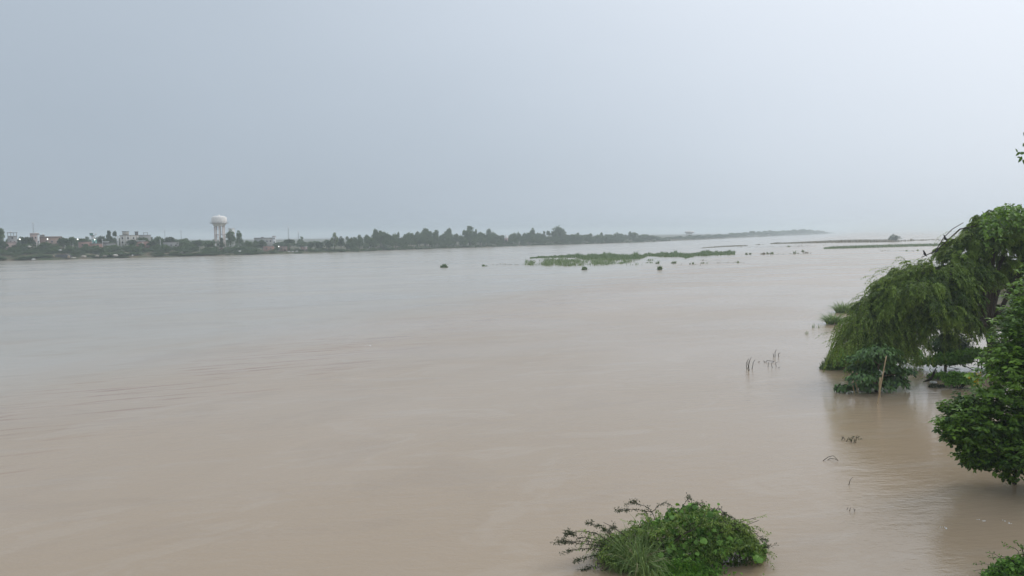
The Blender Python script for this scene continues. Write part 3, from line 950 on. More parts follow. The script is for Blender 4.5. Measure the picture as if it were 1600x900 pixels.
house("grey_block", "long hazy grey block behind the trees, right of the water tower", 398.5, 426, 372.2, 120, 'concrete', 'concrete_dark', depth=.4, cabins=((409, 413, 370.3, 'concrete', 'concrete_dark'),), windows=tuple((u, .7, 1.0, 1.1) for u in (.12, .31, .5, .69, .88)))
house("white_end_house", "white tall house at the right end of the long grey block", 426.4, 431.5, 369.2, 118, 'white', 'concrete', depth=.8, windows=((.5, .8, .8, .9), (.5, .5, .8, .9)))
house("brick_house", "red brick house left of the umbrella-shaped tree, nearer the water tower", 412, 428, 384.3, 15, 'brick1', 'concrete_dark', depth=.5, parapet=False, windows=((.3, .55, .6, .6), (.7, .55, .6, .6)))
house("brown_house", "brown brick house at the left side of the umbrella-shaped tree", 436.5, 449, 384.5, 16, 'brick2', 'concrete_dark', depth=.5, parapet=False, windows=((.3, .55, .6, .6),), door=(.7, .8, 1.5))
house("small_brick_house", "small brick house right of the pale cattle, left of the shore trees", 470, 476, 385.3, 15, 'brick2', 'concrete_dark', depth=.8, parapet=False, door=(.5, .7, 1.4))
house("pale_hut", "tiny pale hut with light roof beside the small brick house", 476.4, 480.5, 385, 13, 'pink', 'white', depth=.8, parapet=False, door=(.5, .7, 1.4))


# water towers
def water_tower(label, px, ytop, wpx, extra, ytank, yneck, shaft_share, ncol=8):
    b = on_bank(px, extra)
    Rt = px_w(wpx, b[1]) / 2; zt = z_at(ytop, b[1], b[0]) - b[2]; zb = z_at(ytank, b[1], b[0]) - b[2]; zn = z_at(yneck, b[1], b[0]) - b[2]
    rs = Rt * shaft_share
    t = local(thing("water_tower", label, "water tower", tuple(b)))
    hT = zt - zb
    tank = local(MB().lathe([(0, zt), (Rt * .35, zt - hT * .02), (Rt * .7, zt - hT * .08), (Rt * .9, zt - hT * .17), (Rt * .99, zt - hT * .30), (Rt, zt - hT * .75), (Rt * .97, zb), (rs * 1.15, zn), (rs * 1.1, zn - .35), (0, zn - .35)], 32).build("tank", M['towerwhite'], t, smooth=True))
    MB().lathe([(0, zt + .55), (Rt * .14, zt + .5), (Rt * .15, zt - .05)], 12).build("vent_cap", M['towerwhite'], tank)
    gal = local(MB().lathe([(Rt * .95, zb - .02), (Rt * 1.24, zb - .02), (Rt * 1.24, zb - .22), (Rt * .93, zb - .22)], 32).build("gallery", M['concrete'], t))
    rl = MB()
    for q in range(20):
        a = q * math.pi / 10; c, s = math.cos(a) * Rt * 1.21, math.sin(a) * Rt * 1.21
        rl.tube([(c, s, zb - .02), (c, s, zb + .95)], .035, 4)
    for zz in (zb + .5, zb + .95):
        th = np.linspace(0, 2 * math.pi, 33)
        rl.tube(np.stack([np.cos(th) * Rt * 1.21, np.sin(th) * Rt * 1.21, np.full(33, zz)], 1), .03, 4, cap=False)
    rl.build("railing", M['metal'], gal)
    for q in range(ncol):
        a = (q + .35) * 2 * math.pi / ncol
        p0 = np.array([math.cos(a) * rs * 1.06, math.sin(a) * rs * 1.06, -1.0]); p1 = np.array([math.cos(a) * rs, math.sin(a) * rs, zn - .3])
        MB().tube([p0, p1], Rt * .08, 8).build("column", M['towerpink'], t)
    for f in (.30, .62):
        zz = zn * f
        MB().lathe([(rs * 1.08, zz - .22), (rs * 1.08, zz + .22), (rs * .94, zz + .22), (rs * .94, zz - .22), (rs * 1.08, zz - .22)], 24).build("ring_beam", M['concrete'], t)
    # stair winding inside the columns
    st = MB()
    n_ = 44
    for q in range(n_):
        a = q * .42; z = zn * q / n_
        st.box(math.cos(a) * rs * .55 - .35, math.cos(a) * rs * .55 + .35, math.sin(a) * rs * .55 - .35, math.sin(a) * rs * .55 + .35, z, z + .1)
    st.tube([(0, 0, -1), (0, 0, zn)], Rt * .07, 8)
    st.build("stair", M['concrete'], t, kind="stuff")
    MB().tube([(rs * .3, -rs * .2, -1), (rs * .3, -rs * .2, zn)], .16, 8).build("riser_pipe", M['metal'], t)
    return t


water_tower("white concrete water tower on a ring of columns above the village", 344.5, 336.8, 22.5, 34, 348.6, 352.8, .64)
water_tower("faint water tank on legs in the haze above the right end of the wood", 1077, 360.6, 14, 90, 363.6, 364.6, .6, 6)

# white spire in the wood
b = on_bank(791, 20)
t = local(thing("spire", "small white and pink spire among the trees of the wood", "spire", tuple(b)))
h = z_at(365.5, b[1], b[0]) - b[2]; w = px_w(5.5, b[1]) / 2
MB().box(-w, w, -w, w, -1, h * .62).build("wall", M['pink'], t)
MB().lathe([(w * 1.25, h * .62 + .003), (w * 1.2, h * .7), (w * .9, h * .8), (w * .4, h * .92), (w * .1, h * .98), (0, h)], 10).build("roof", M['white'], t, smooth=True)
MB().box(-w * .4, w * .4, -w - .05, -w - .003, h * .3, h * .5).build("window", M['glass'], t)


# masts, poles, lamps
def mast(label, px, ytop, extra, wid=.7, braces=10, thick=.05):
    b = on_bank(px, extra); h = z_at(ytop, b[1], b[0]) - b[2]
    t = local(thing("radio_mast", label, "mast", tuple(b)))
    leg = [np.array([math.cos(a), math.sin(a), 0]) * wid for a in (0.5, 2.6, 4.7)]
    for p in leg:
        MB().tube([p + (0, 0, -.5), p * .35 + (0, 0, h * .86)], [thick, thick * .8], 5).build("leg", M['metal'], t)
    br = MB()
    for q in range(braces):
        f0, f1 = q / braces, (q + 1) / braces
        for i in range(3):
            a = leg[i] * (1 - .65 * f0) + (0, 0, h * .86 * f0); c = leg[(i + 1) % 3] * (1 - .65 * f1) + (0, 0, h * .86 * f1)
            br.tube([a, c], thick * .5, 4)
    br.build("bracing", M['metal'], t, kind="stuff")
    MB().tube([(0, 0, h * .84), (0, 0, h)], [thick * 1.1, thick * .6], 5).build("aerial", M['metal'], t)
    MB().box(-.3, .3, -.12, .12, h * .9, h * .955).build("antenna_panel", M['white'], t)
    return t


mast("thin lattice mast with a pale top beside the pink house", 54.5, 345.5, 46, .55, 9, .06)
mast("faint tall mast far behind the umbrella-shaped tree", 451.5, 352, 210, .9, 12, .09)
mast("faint shorter mast behind the hazy tall tree", 467, 360, 210, .8, 10, .08)


def pole(label, px, ytop, extra, mat='concrete', r=.12, arm=True, name="utility_pole"):
    b = on_bank(px, extra); h = z_at(ytop, b[1], b[0]) - b[2]
    t = local(thing(name, label, "pole", tuple(b)))
    MB().tube([(0, 0, -.6), (0, 0, h)], [r, r * .75], 8).build("shaft", M[mat], t)
    if arm:
        MB().box(-.7, .7, -.05, .05, h - .45, h - .33).build("cross_arm", M['metal'], t)
        for x in (-.6, 0.18, .6):
            MB().lathe([(0, h - .327), (.06, h - .327), (.07, h - .22), (.03, h - .1), (0, h - .1)], 8, (x, 0)).build("insulator", M['white'], t)
    return t


pole("pale pole between the red brick shed and the grey plaster house", 161, 373.5, 26, 'white', .13)
pole("thin white pole right of the red house with white roof", 251.3, 374.5, 26, 'white', .14)
pole("white pole in front of the red house with white roof", 224.3, 378, 25, 'white', .16, False)
pole("thin pole among the shore trees left of the water tower", 312, 384, 10, 'concrete', .12)
pole("pale pole at the right end of the red walled shed", 372.8, 384, 12, 'white', .14)
pole("thin dark pole left above the low grey-white house", 259, 360.5, 120, 'metal', .16)
pole("thin dark pole right above the low grey-white house", 284.3, 360, 120, 'metal', .18)
pole("pale pole below the pink house, beside the dark round tree", 58.5, 378, 22, 'white', .14, False)

m, n_, l_ = new_mat("lit_lamp")
_o = n_.new("ShaderNodeOutputMaterial"); _e = n_.new("ShaderNodeEmission")
_e.inputs["Color"].default_value = (1, 0.98, 0.94, 1); _e.inputs["Strength"].default_value = 2.2
l_.new(_e.outputs[0], _o.inputs["Surface"])
M['lamp'] = m
for px, py, ex, lab in ((33, 373.8, 26, "round white lamp between the grey house and the broad dark tree"), (76, 373.6, 26, "round white lamp in front of the long brown brick house"),
                        (123, 373.8, 26, "round white lamp at the left corner of the red brick house"), (149.5, 374.4, 27, "round white lamp in front of the small teal cabin"),
                        (436, 385, 10, "round white lamp beside the small bush between brick houses")):
    b = on_bank(px, ex); h = z_at(py, b[1], b[0]) - b[2]
    t = local(thing("street_lamp", lab, "lamp", tuple(b), "round white lamps of the village"))
    MB().tube([(0, 0.2, -.5), (0, 0.2, h - .3)], [.09, .06], 6).build("pole", M['metal'], t)
    MB().tube([(0, 0.2, h - .3), (0, 0, h - .25)], [.05, .04], 6).build("bracket", M['metal'], t)
    th = np.linspace(0, math.pi, 7)
    MB().lathe(np.stack([np.sin(th) * .38, h - np.cos(th) * .38], 1), 12, (0, -.1)).build("globe", M['lamp'], t, smooth=True)

# shed with an arched dark roof at the water
b = on_bank(96, 2.2)
t = local(thing("arched_shed", "low shed with dark arched roof at the water's edge, lower left", "shed", tuple(b)))
wh = px_w(24, b[1]) / 2; hh = z_at(396.6, b[1], b[0]) - b[2]
ra = MB(); th = np.linspace(0, math.pi, 13)
Vr = []
for yy in (0, 3.2):
    for sc_ in (1.0, .93):
        Vr += [(math.cos(a) * wh * sc_, yy, -.2 + math.sin(a) ** .8 * (hh + .2) * sc_) for a in th]
q13 = np.arange(12)[:, None]
ra.add(Vr, np.concatenate([q13 + np.array([[0, 1, 27, 26]]), q13 + np.array([[13, 39, 40, 14]]), q13 + np.array([[0, 13, 14, 1]]), q13 + np.array([[26, 27, 40, 39]])]))
ra.build("roof", M['tarp'], t)
for yy in (.12, 3.0):
    wv = [(math.cos(a) * wh * .92, yy, -.2 + math.sin(a) ** .8 * (hh + .2) * .92) for a in th]
    MB().add(wv + [(x, y + .1, z) for x, y, z in wv], [list(range(13))]).build("end_wall", M['tarp'], t)
for s in (-1, 1):
    MB().lathe([(0, -.3), (wh * .16, -.3), (wh * .15, hh * .35), (wh * .06, hh * .62), (0, hh * .66)], 8, (s * wh * .98, -.3)).build("straw_stack", M['thatch'], t)
MB().box(-wh * .95, wh * .95, -.02, .08, hh * .88, hh * .98).build("ridge_thatch", M['thatch'], t)


def rock(label, px, py, w, h, mat='rock', ex=2.0, name="boulder", seed=0):
    b = on_bank(px, ex); g = np.random.default_rng(seed)
    W = px_w(w, b[1]) / 2; Hh = px_w(h, b[1])
    z0 = z_at(py, b[1], b[0])
    mb = MB(); th = np.linspace(0, math.pi, 7)
    rr = np.stack([np.sin(th), -np.cos(th)], 1)
    mb.lathe([(r * W, z0 + (z + 1) / 2 * Hh - .25 * Hh) for r, z in rr], 9, (b[0], b[1]))
    V = mb.v[0]; V += g.normal(0, .09, V.shape) * (W, W, Hh * .6)
    o = mb.build(name, M[mat], origin=(b[0], b[1], z0))
    return tag(o, label, "rock" if name == "boulder" else "slab")


rock("pale tan boulder on the shore right of the arched shed", 131, 402.6, 8, 5, seed=1)
rock("small pale boulder on the shore below the red brick shed", 152, 401.5, 7, 4, seed=2)
rock("pale stone on the shore below the grey plaster house", 163, 401, 8, 4, seed=3)
rock("light boulder on the shore left of the cream house", 180, 399.8, 9, 3.5, 'cream', seed=4)
rock("white slab lying at the waterline left of the arched shed", 52, 405.6, 6.5, 2, 'white', 1, "pale_stone", 5)
rock("white slab lying on the shore right beside the arched shed", 115, 403.6, 9, 1.6, 'cream', 1, "pale_stone", 6)
rock("white scrap on the bank above the arched shed", 95, 391.5, 4.5, 2.2, 'white', 10, "pale_stone", 7)
rock("pale leaning slab on the bank below the broad dark tree", 47, 386, 5, 3, 'cream', 18, "pale_stone", 8)
rock("white scrap on the shore below the red house with white roof", 207, 399.5, 3, 2, 'white', 2, "pale_stone", 9)
rock("white scrap at the right foot of the red walled shed", 374.5, 393, 4, 2, 'white', 4, "pale_stone", 10)
rock("light stone on the shore midway between grey-white house and water tower", 284, 394.8, 5, 2.4, 'cream', 6, "pale_stone", 12)


def cow(label, px, ex, rz):
    """one body grown along a spine; legs, neck and head in the same skin"""
    b = on_bank(px, ex)
    me = bpy.data.meshes.new("cow")
    v = [(0, 0, 1.05), (.55, 0, 1.08), (-.6, 0, 1.1), (-.85, 0, 1.02), (.9, 0, 1.2), (1.15, 0, 1.0), (1.4, 0, .72),      # hips .. head (grazing)
         (.5, .2, .75), (.52, .2, .4), (.5, .2, 0.03), (.5, -.2, .75), (.5, -.2, .4), (.56, -.2, 0.03),
         (-.65, .2, .78), (-.75, .2, .42), (-.68, .2, 0.03), (-.65, -.2, .78), (-.72, -.2, .42), (-.62, -.2, 0.03), (-.95, 0, .55)]
    e = [(0, 1), (0, 2), (2, 3), (1, 4), (4, 5), (5, 6), (1, 7), (7, 8), (8, 9), (1, 10), (10, 11), (11, 12), (2, 13), (13, 14), (14, 15), (2, 16), (16, 17), (17, 18), (3, 19)]
    r = [.33, .3, .32, .2, .2, .16, .1, .14, .07, .06, .14, .07, .06, .17, .08, .06, .17, .08, .06, .035]
    me.from_pydata(v, e, [])
    me.materials.append(M['cow'])
    o = bpy.data.objects.new("cow", me); COL.objects.link(o)
    sk = o.modifiers.new("skin", 'SKIN'); sk.use_smooth_shade = True
    me.skin_vertices[0].data[0].use_root = True
    for i, q in enumerate(r):
        me.skin_vertices[0].data[i].radius = (q, q)
    o.modifiers.new("sub", 'SUBSURF').render_levels = 1
    o.location = tuple(b); o.rotation_euler = (0, 0, rz)
    o.scale = (.85, .85, .85)
    return tag(o, label, "cow", "pale cattle grazing on the far shore")


cow("pale cow grazing on the shore, leftmost of three below the umbrella-shaped tree", 451, 5.0, .2)
cow("pale cow grazing on the shore, middle one of three below the umbrella-shaped tree", 457.5, 4.4, 3.0)
cow("pale cow grazing on the shore, rightmost of three below the umbrella-shaped tree", 463.5, 5.2, .3)


# ================================================================== FLOODED GRASS IN MID-RIVER
def pxgrass(mb, px, py, hpx, wpx=0.55, lean=.25, tone=(0.1, 0.9)):
    """blades rooted in the water at photograph pixels, heights in photograph pixels"""
    px, py = np.asarray(px, float), np.asarray(py, float)
    P = np.array([gp(a, b) for a, b in zip(px, py)])
    sc = P[:, 1] / FPX
    k = len(P)
    P[:, 2] = -0.05
    blades(mb, P, rng.normal(0, lean, (k, 2)), np.asarray(hpx) * sc * rng.uniform(.55, 1.1, k), wpx * sc * rng.uniform(.7, 1.3, k), rng.uniform(0.05, .35, k), rng.uniform(*tone, k))


def stuff(mb, name, mat, label, cat):
    o = mb.build(name, L[mat], kind="stuff")
    o["label"] = label; o["category"] = cat
    return o


UP = np.array([(828, 401), (845, 399.5), (870, 397.8), (905, 394), (940, 392), (1000, 393.5), (1040, 391.8), (1080, 390.8), (1110, 389), (1138, 388.2), (1148, 392)])
LO = np.array([(828, 403.5), (860, 402.4), (900, 402.5), (912, 406), (1000, 405), (1012, 400), (1030, 401), (1065, 401.5), (1072, 404), (1088, 400), (1125, 398.6), (1148, 397.5)])
isl = MB()
k = 15000
px = rng.uniform(828, 1148, k)
u_, l_y = np.interp(px, UP[:, 0], UP[:, 1]), np.interp(px, LO[:, 0], LO[:, 1])
hp = np.clip((l_y - u_) * .62, 2.2, 6.5)
lump = .72 + .45 * np.sin(px * .21) * np.sin(px * .083 + 1) + .2 * np.sin(px * .9)
pyb = u_ + hp + rng.random(k) * np.maximum(l_y - u_ - hp, .3)
rag = np.interp(px, np.arange(820, 1156, 3.0), rng.uniform(.55, 1.35, 112))
pxgrass(isl, px, pyb + rng.normal(0, .5, k), hp * np.clip(lump, .65, 1.25) * rag, .75, .3)
stuff(isl, "flooded_grass", 'isle', "long band of tall green grass standing in mid-river", "grass")
iso = MB()
for q in range(120):
    cx = rng.choice([rng.uniform(822, 1018), rng.uniform(850, 960)])
    cy = rng.uniform(406, 415.5) if cx > 850 else rng.uniform(409, 414.5)
    kk = int(rng.integers(8, 55)); s = rng.uniform(1.5, 6)
    pxgrass(iso, cx + rng.normal(0, s, kk), cy + rng.normal(0, .6, kk), rng.uniform(2.5, 7) * np.ones(kk), .7, .4, (0.2, 1))
stuff(iso, "sparse_flooded_grass", 'grass', "thin broken tufts of grass below the long green band", "grass")
gr = MB()
k = 5200
px = rng.uniform(1287, 1500, k)
cen = np.interp(px, [1287, 1330, 1380, 1470, 1500], [388.2, 387.2, 385.6, 383.2, 382.6])
pxgrass(gr, px, cen + rng.uniform(-.9, .9, k), np.interp(px, [1287, 1300, 1340, 1480], [1.5, 3.6, 4.2, 3.6]) * np.ones(k), .75, .2)
stuff(gr, "green_grass_strip", 'isle', "narrow strip of green grass across the water, left of the drooping tree", "grass")
br = MB()
k = 6500
px = np.concatenate([rng.uniform(1204, 1395, k - 900), rng.uniform(1395, 1470, 300), rng.uniform(1095, 1168, 600)])
cen = np.interp(px, [1095, 1130, 1168, 1204, 1240, 1300, 1395, 1470], [387.5, 385.4, 383.9, 380.8, 379.9, 378.5, 377.6, 374.2])
hh_ = np.interp(px, [1095, 1130, 1165, 1204, 1215, 1222, 1300, 1340, 1390, 1470], [.8, 2.2, 1.6, .8, 2.6, 1.4, 3.8, 5, 4.2, 1.4])
pxgrass(br, px, cen + rng.uniform(-.5, .7, k), hh_, .8, .2)
stuff(br, "brown_grass_strip", 'isledry', "thin brownish strip of dry grass in the far water, right of centre", "grass")
sp = MB()
for cx, cy, s, kk in ((1140, 410.5, 26, 60), (1230, 397.2, 40, 90), (1080, 414, 30, 40), (1400, 392, 28, 50), (1300, 384, 60, 40), (1240, 385.5, 30, 40), (790, 413.6, 22, 70), (1180, 386, 30, 40), (1110, 407, 25, 30)):
    pxgrass(sp, cx + rng.uniform(-s, s, kk), cy + rng.normal(0, .6, kk), rng.choice([.6, .8, 1.2, 2.2], kk), 1.1, .8)
stuff(sp, "water_weed_scraps", 'isledry', "dark scraps of weed scattered on the water round the grass bands", "weed")

TUFTS = [
    (694, 418, 7, 9.5, 'reed', "dark round grass tuft alone in open water, left of the grass band"),
    (757, 416, 5, 7, 'grass', "small pale grass tuft near the left end of the weed line"),
    (913, 421.5, 6, 8.5, 'reed', "dark round tuft in front of the middle of the grass band"),
    (1031, 421.5, 5.5, 9, 'reed', "dark pointed tuft below the right half of the grass band"),
    (1028, 412, 4, 8, 'grass', "slim upright tuft just above the dark pointed one"),
    (1053, 411.5, 7, 6, 'grass', "pale tuft right of the dark pointed one"),
    (1080, 413, 4, 7, 'grass', "thin upright tuft midway between two pale tufts"),
    (1098, 411.5, 6, 5, 'grass', "low rounded tuft below the right end of the grass band"),
    (1152, 410.5, 3, 4, 'reed', "tiny dark tuft on the weed line right of the low rounded tuft"),
    (1166, 397.8, 3, 4.5, 'grass', "small tuft just right of the grass band's right tip"),
    (1172, 397.4, 3, 4.5, 'grass', "second small tuft right of the grass band's right tip"),
    (1192, 397.4, 5, 4.5, 'isledry', "brownish tuft left of the broad pale tuft"),
    (1203, 396.8, 9, 6, 'grass', "broad pale tuft between the grass band and the green strip"),
    (1242, 396, 6, 7, 'grass', "upright pale tuft, left of the green strip"),
    (1255, 393.5, 3, 5, 'grass', "thin tuft right beside the upright pale tuft"),
    (1260, 395.6, 4, 3.5, 'isledry', "low brown tuft below the thin one, left of the green strip"),
    (1232, 385.8, 3, 4, 'reed', "tiny dark tuft above the upright pale tuft"),
    (1185, 382.6, 7, 2.2, 'isledry', "low brown mound of grass left of the brown strip"),
    (1417, 392.4, 4, 2.5, 'reed', "tiny tuft in the water left of the drooping tree's branches"),
    (1434, 391.8, 3, 4, 'reed', "thin tuft close to the drooping tree's topmost branch"),
]
for px, py, w, h, mat, lab in TUFTS:
    c = gp(px, py); s = c[1] / FPX
    mb = MB()
    dense = lab.startswith("dark")
    for q in range(7 if dense else 5):
        ox = rng.normal(0, w * s * .42); hq = h * s * rng.uniform(.35, 1.25) * (1 if abs(ox) < w * s * .4 else .6)
        grass_clump(mb, (c[0] + ox, c[1] + rng.normal(0, w * s * .3), -.05), 46 if dense else 14, w * s * .22, hq, .75 * s, .5, .25, (0.0, .6) if dense else (.3, 1), .8)
    grass_clump(mb, (c[0] + rng.normal(0, w * s * .5), c[1], -.03), 8, w * s * 1.1, .8 * s, 1.0 * s, 1.2, .3, (0, .5), .5)
    if dense:
        k = 110; u = unit(k); u[:, 2] = abs(u[:, 2])
        leafq(mb, c + u * np.array([w * s * .5, w * s * .4, h * s * .42]), nrm(unit(k) + (0, 0, .8)), u, 2.4 * s, 1.0 * s, rng.uniform(0, .6, k))
    o = mb.build("grass_tuft", L[mat], origin=(c[0], c[1], 0))
    tag(o, lab, "grass", "tufts standing in the flood")
c = gp(1397, 377.4)
far_tree("island_bush", "lone dark round bush on the brown grass strip", 'round', 1397, 366.4, 20, 0, 'fardark', 1, base=c, cat="bush", zsink=4.0)
c = gp(1425, 376.2); s = c[1] / FPX
mb = MB(); mb.box(c[0] - 1.6 * s, c[0] + 1.6 * s, c[1], c[1] + 2 * s, -.2, 2.6 * s); mb.add([(c[0] - 2 * s, c[1] - .3, 2.6 * s + .003), (c[0] + 2 * s, c[1] - .3, 2.6 * s + .003), (c[0] + 2 * s, c[1] + 2.4 * s, 2.6 * s + .003), (c[0] - 2 * s, c[1] + 2.4 * s, 2.6 * s + .003), (c[0], c[1] + s, 4.2 * s)], [(0, 1, 4), (1, 2, 4), (2, 3, 4), (3, 0, 4)])
tag(mb.build("white_hut", M['cream'], origin=tuple(c)), "tiny pale hut right of the lone bush on the brown strip", "hut")


# ================================================================== DROOPING TREE
def curve(p0, p1, sag=0.0, n=7, jit=0.0, up=0.0):
    t = np.linspace(0, 1, n)[:, None]
    P = np.asarray(p0) * (1 - t) + np.asarray(p1) * t
    P[:, 2] += (up * 4 * t * (1 - t) - sag * t * t)[:, 0]
    if jit:
        J = rng.normal(0, jit, P.shape); J[0] = 0; J[-1] *= .5
        P += J
    return P


def droop_twigs(mb_leaf, mb_twig, S, O, ln, rise, fall, nleaf, lsz, tone, twig_w=.02, hang=.5):
    """twigs from S that run along O and hang; leaflet pairs along each"""
    k = len(S)
    ln = np.broadcast_to(ln, (k,)); rise = np.broadcast_to(rise, (k,)); fall = np.broadcast_to(fall, (k,)); tone = np.broadcast_to(tone, (k,))

    def at(s):
        p = S + O * (ln * (s - .25 * s * s))[:, None]
        p = p.copy(); p[:, 2] += ln * (rise * s - fall * s * s)
        return p

    ss = np.linspace(0, 1, 6)
    W = nrm(np.cross(O, (0, 0, 1.0))) * twig_w / 2
    rowsv = []
    for q in ss:
        c = at(q); f = 1 - .8 * q
        rowsv += [c - W * f, c + W * f]
    V = np.stack(rowsv, 1)
    i = np.arange(k)[:, None] * 12
    mb_twig.add(V.reshape(-1, 3), np.concatenate([i + np.array([[2 * q, 2 * q + 1, 2 * q + 3, 2 * q + 2]]) for q in range(5)]), .5)
    for j in range(nleaf):
        s = .12 + .88 * (j + rng.random(k) * .9) / nleaf
        s = np.minimum(s, 1)
        p = np.stack([(S[:, a] + O[:, a] * ln * (s - .25 * s * s)) for a in range(3)], 1)
        p[:, 2] += ln * (rise * s - fall * s * s)
        T = O * (1 - .5 * s)[:, None]; T = T.copy(); T[:, 2] += rise - 2 * fall * s; T = nrm(T)
        side = nrm(np.cross(T, (0, 0, 1.0)) + 1e-4) * (1 if j % 2 else -1)
        D = nrm(T * .55 + side * .7 + np.array([0, 0, -hang]) + rng.normal(0, .3, (k, 3)))
        N = nrm(rng.normal(0, .5, (k, 3)) + (0, 0, 1))
        leafq(mb_leaf, p, D, N, lsz * rng.uniform(.7, 1.3, k), lsz * .30 * rng.uniform(.7, 1.3, k), np.clip(tone + .35 * (s - .5) + rng.normal(0, .14, k), 0, 1))  # light painted in: leaflets get a brighter tone towards the twig tip


YW = gp(1530, 588)[1]                                    # depth at which the drooping tree stands
sw = YW / FPX
base = gp(1548, 588)
weep = thing("drooping_tree", "large drooping tree with feathery hanging twigs leaning over the flood", "tree", tuple(base))
tr = MB()
fork = pd(1545, 512, YW)
tr.tube([base - (0, 0, 1), base + (.1, 0, 1.2), pd(1550, 545, YW), fork], [.42, .36, .32, .28], 9)
LOB = [  # px, py, rx, ry, depth offset, plumes, droop length
    (1440, 470, 62, 46, -2.5, 60, 2.6), (1396, 496, 40, 46, -2.0, 48, 2.6), (1490, 440, 50, 36, -1.5, 34, 2.1), (1418, 440, 36, 22, -.5, 26, 2.2),
    (1548, 384, 44, 44, .5, 40, 1.7), (1602, 388, 52, 48, 1.0, 40, 1.8), (1660, 430, 80, 80, 1.5, 34, 2.2),
    (1462, 500, 42, 26, -3.4, 30, 2.2), (1585, 455, 52, 40, 3.0, 26, 2.0), (1530, 498, 46, 20, 2.0, 16, 1.6), (1504, 398, 28, 30, 0, 20, 1.6), (1566, 346, 34, 18, .5, 22, 1.2), (1365, 520, 22, 26, -2.4, 20, 2.0)]
leafm, twig = MB(), MB()
for (px, py, rx, ry, dy, npl, ln) in LOB:
    c = pd(px, py, YW + dy); rX, rZ = rx * sw, ry * sw; rY = rX * .8
    # limb to the lobe and branches inside it
    m_ = pd((px + 1545) / 2, min(py, 512) - 14, YW + dy * .5)
    limb = np.concatenate([curve(fork, m_, n=4, jit=.08)[:-1], curve(m_, c + (0, 0, rZ * .3), n=5, jit=.12)])
    tr.tube(limb, np.linspace(.2, .07, len(limb)), 7)
    for q in range(int(npl * 1.4)):
        u = unit(1)[0]
        if rng.random() < .75:
            u[2] = abs(u[2])
        C = c + u * rng.uniform(.6, 1.08) * np.array([rX, rY, rZ])
        if q % 3 == 0:
            tr.tube(curve(limb[rng.integers(3, len(limb))], C, n=5, jit=.1, up=.3), np.linspace(.05, .014, 5), 5)
        k = int(rng.integers(9, 20))
        out = nrm(u * (1, 1, .1) + rng.normal(0, .35, 3) * (1, 1, .2) + np.array([-.2, -.15, 0]))
        S = C + rng.normal(0, .18, (k, 3)) * (1, 1, .7)
        O = nrm(out + rng.normal(0, .30, (k, 3)) * (1, 1, .35))
        tone = np.clip(rng.normal(.26 + .26 * max(u[2], 0), .22) + rng.normal(0, .1, k), 0, 1)  # plumes on the upper side of a lobe get a lighter tone
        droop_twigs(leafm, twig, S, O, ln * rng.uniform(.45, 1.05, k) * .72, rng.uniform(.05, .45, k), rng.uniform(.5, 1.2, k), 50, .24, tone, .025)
# long bare-ended whips on the outline
whip_src = [(1400, 418), (1372, 436), (1352, 462), (1430, 412), (1480, 388), (1500, 362), (1340, 490), (1325, 520), (1450, 405), (1385, 425)]
S, O = [], []
for q in range(120):
    px, py = whip_src[rng.integers(len(whip_src))]
    S.append(pd(px + rng.normal(18, 8), py + rng.normal(10, 6), YW - 1.5 + rng.normal(0, 1.5)))
    O.append((-.8 + rng.normal(0, .15), rng.normal(-.15, .3), .12))
droop_twigs(leafm, twig, np.array(S), nrm(np.array(O)), rng.uniform(1.8, 3.8, 120), rng.uniform(.2, .55, 120), rng.uniform(.4, .8, 120), 26, .17, rng.uniform(.3, .7, 120), .035)
# curtain hanging to the grass at the left and middle
k = 520
px = rng.uniform(1322, 1440, k)
S = np.array([pd(a, np.interp(a, [1322, 1350, 1440], [500, 480, 500]) + rng.uniform(0, 34), YW + rng.uniform(-4, 0)) for a in px])
O = nrm(np.stack([rng.normal(-.25, .4, k), rng.normal(-.1, .4, k), np.zeros(k)], 1))
droop_twigs(leafm, twig, S, O, rng.uniform(1.2, 2.6, k), .05, rng.uniform(1, 1.5, k), 44, .22, np.clip(rng.normal(.45, .16, k), 0, 1))
# bare branch sticking out at the left of the upper crown
bp = np.array([pd(1440, 402, YW), pd(1462, 392, YW), pd(1480, 376, YW), pd(1500, 358, YW + .3), pd(1530, 352, YW + .6), pd(1545, 400, YW + .5), fork])
tr.tube(bp, [.03, .05, .05, .06, .08, .12, .16], 6)
tr.tube([pd(1462, 392, YW), pd(1474, 372, YW - .2), pd(1488, 358, YW - .2), pd(1505, 348, YW)], [.04, .035, .03, .03], 5)
tr.build("trunk", M['bark_dark'], weep, smooth=True)
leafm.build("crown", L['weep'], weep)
twig.build("twigs", M['bark'], weep, kind="stuff")
# creeper over the top of the crown
cr = MB()
k = 1100
px = rng.uniform(1535, 1650, k); py = np.interp(px, [1545, 1575, 1600, 1650], [333, 319, 322, 330]) + np.abs(rng.normal(0, 22, k))
P = np.array([pd(a, b, YW - 2.2 + rng.normal(0, .7) - (b - 320) * .006) for a, b in zip(px, py)])
leaf6(cr, P, nrm(rng.normal(0, .5, (k, 3)) + (-.2, -.4, -.3)), nrm(rng.normal(0, .4, (k, 3)) + (0, -.6, .8)), .28, .2, rng.uniform(.15, .9, k))
cr.build("creeper", L['right'], weep)


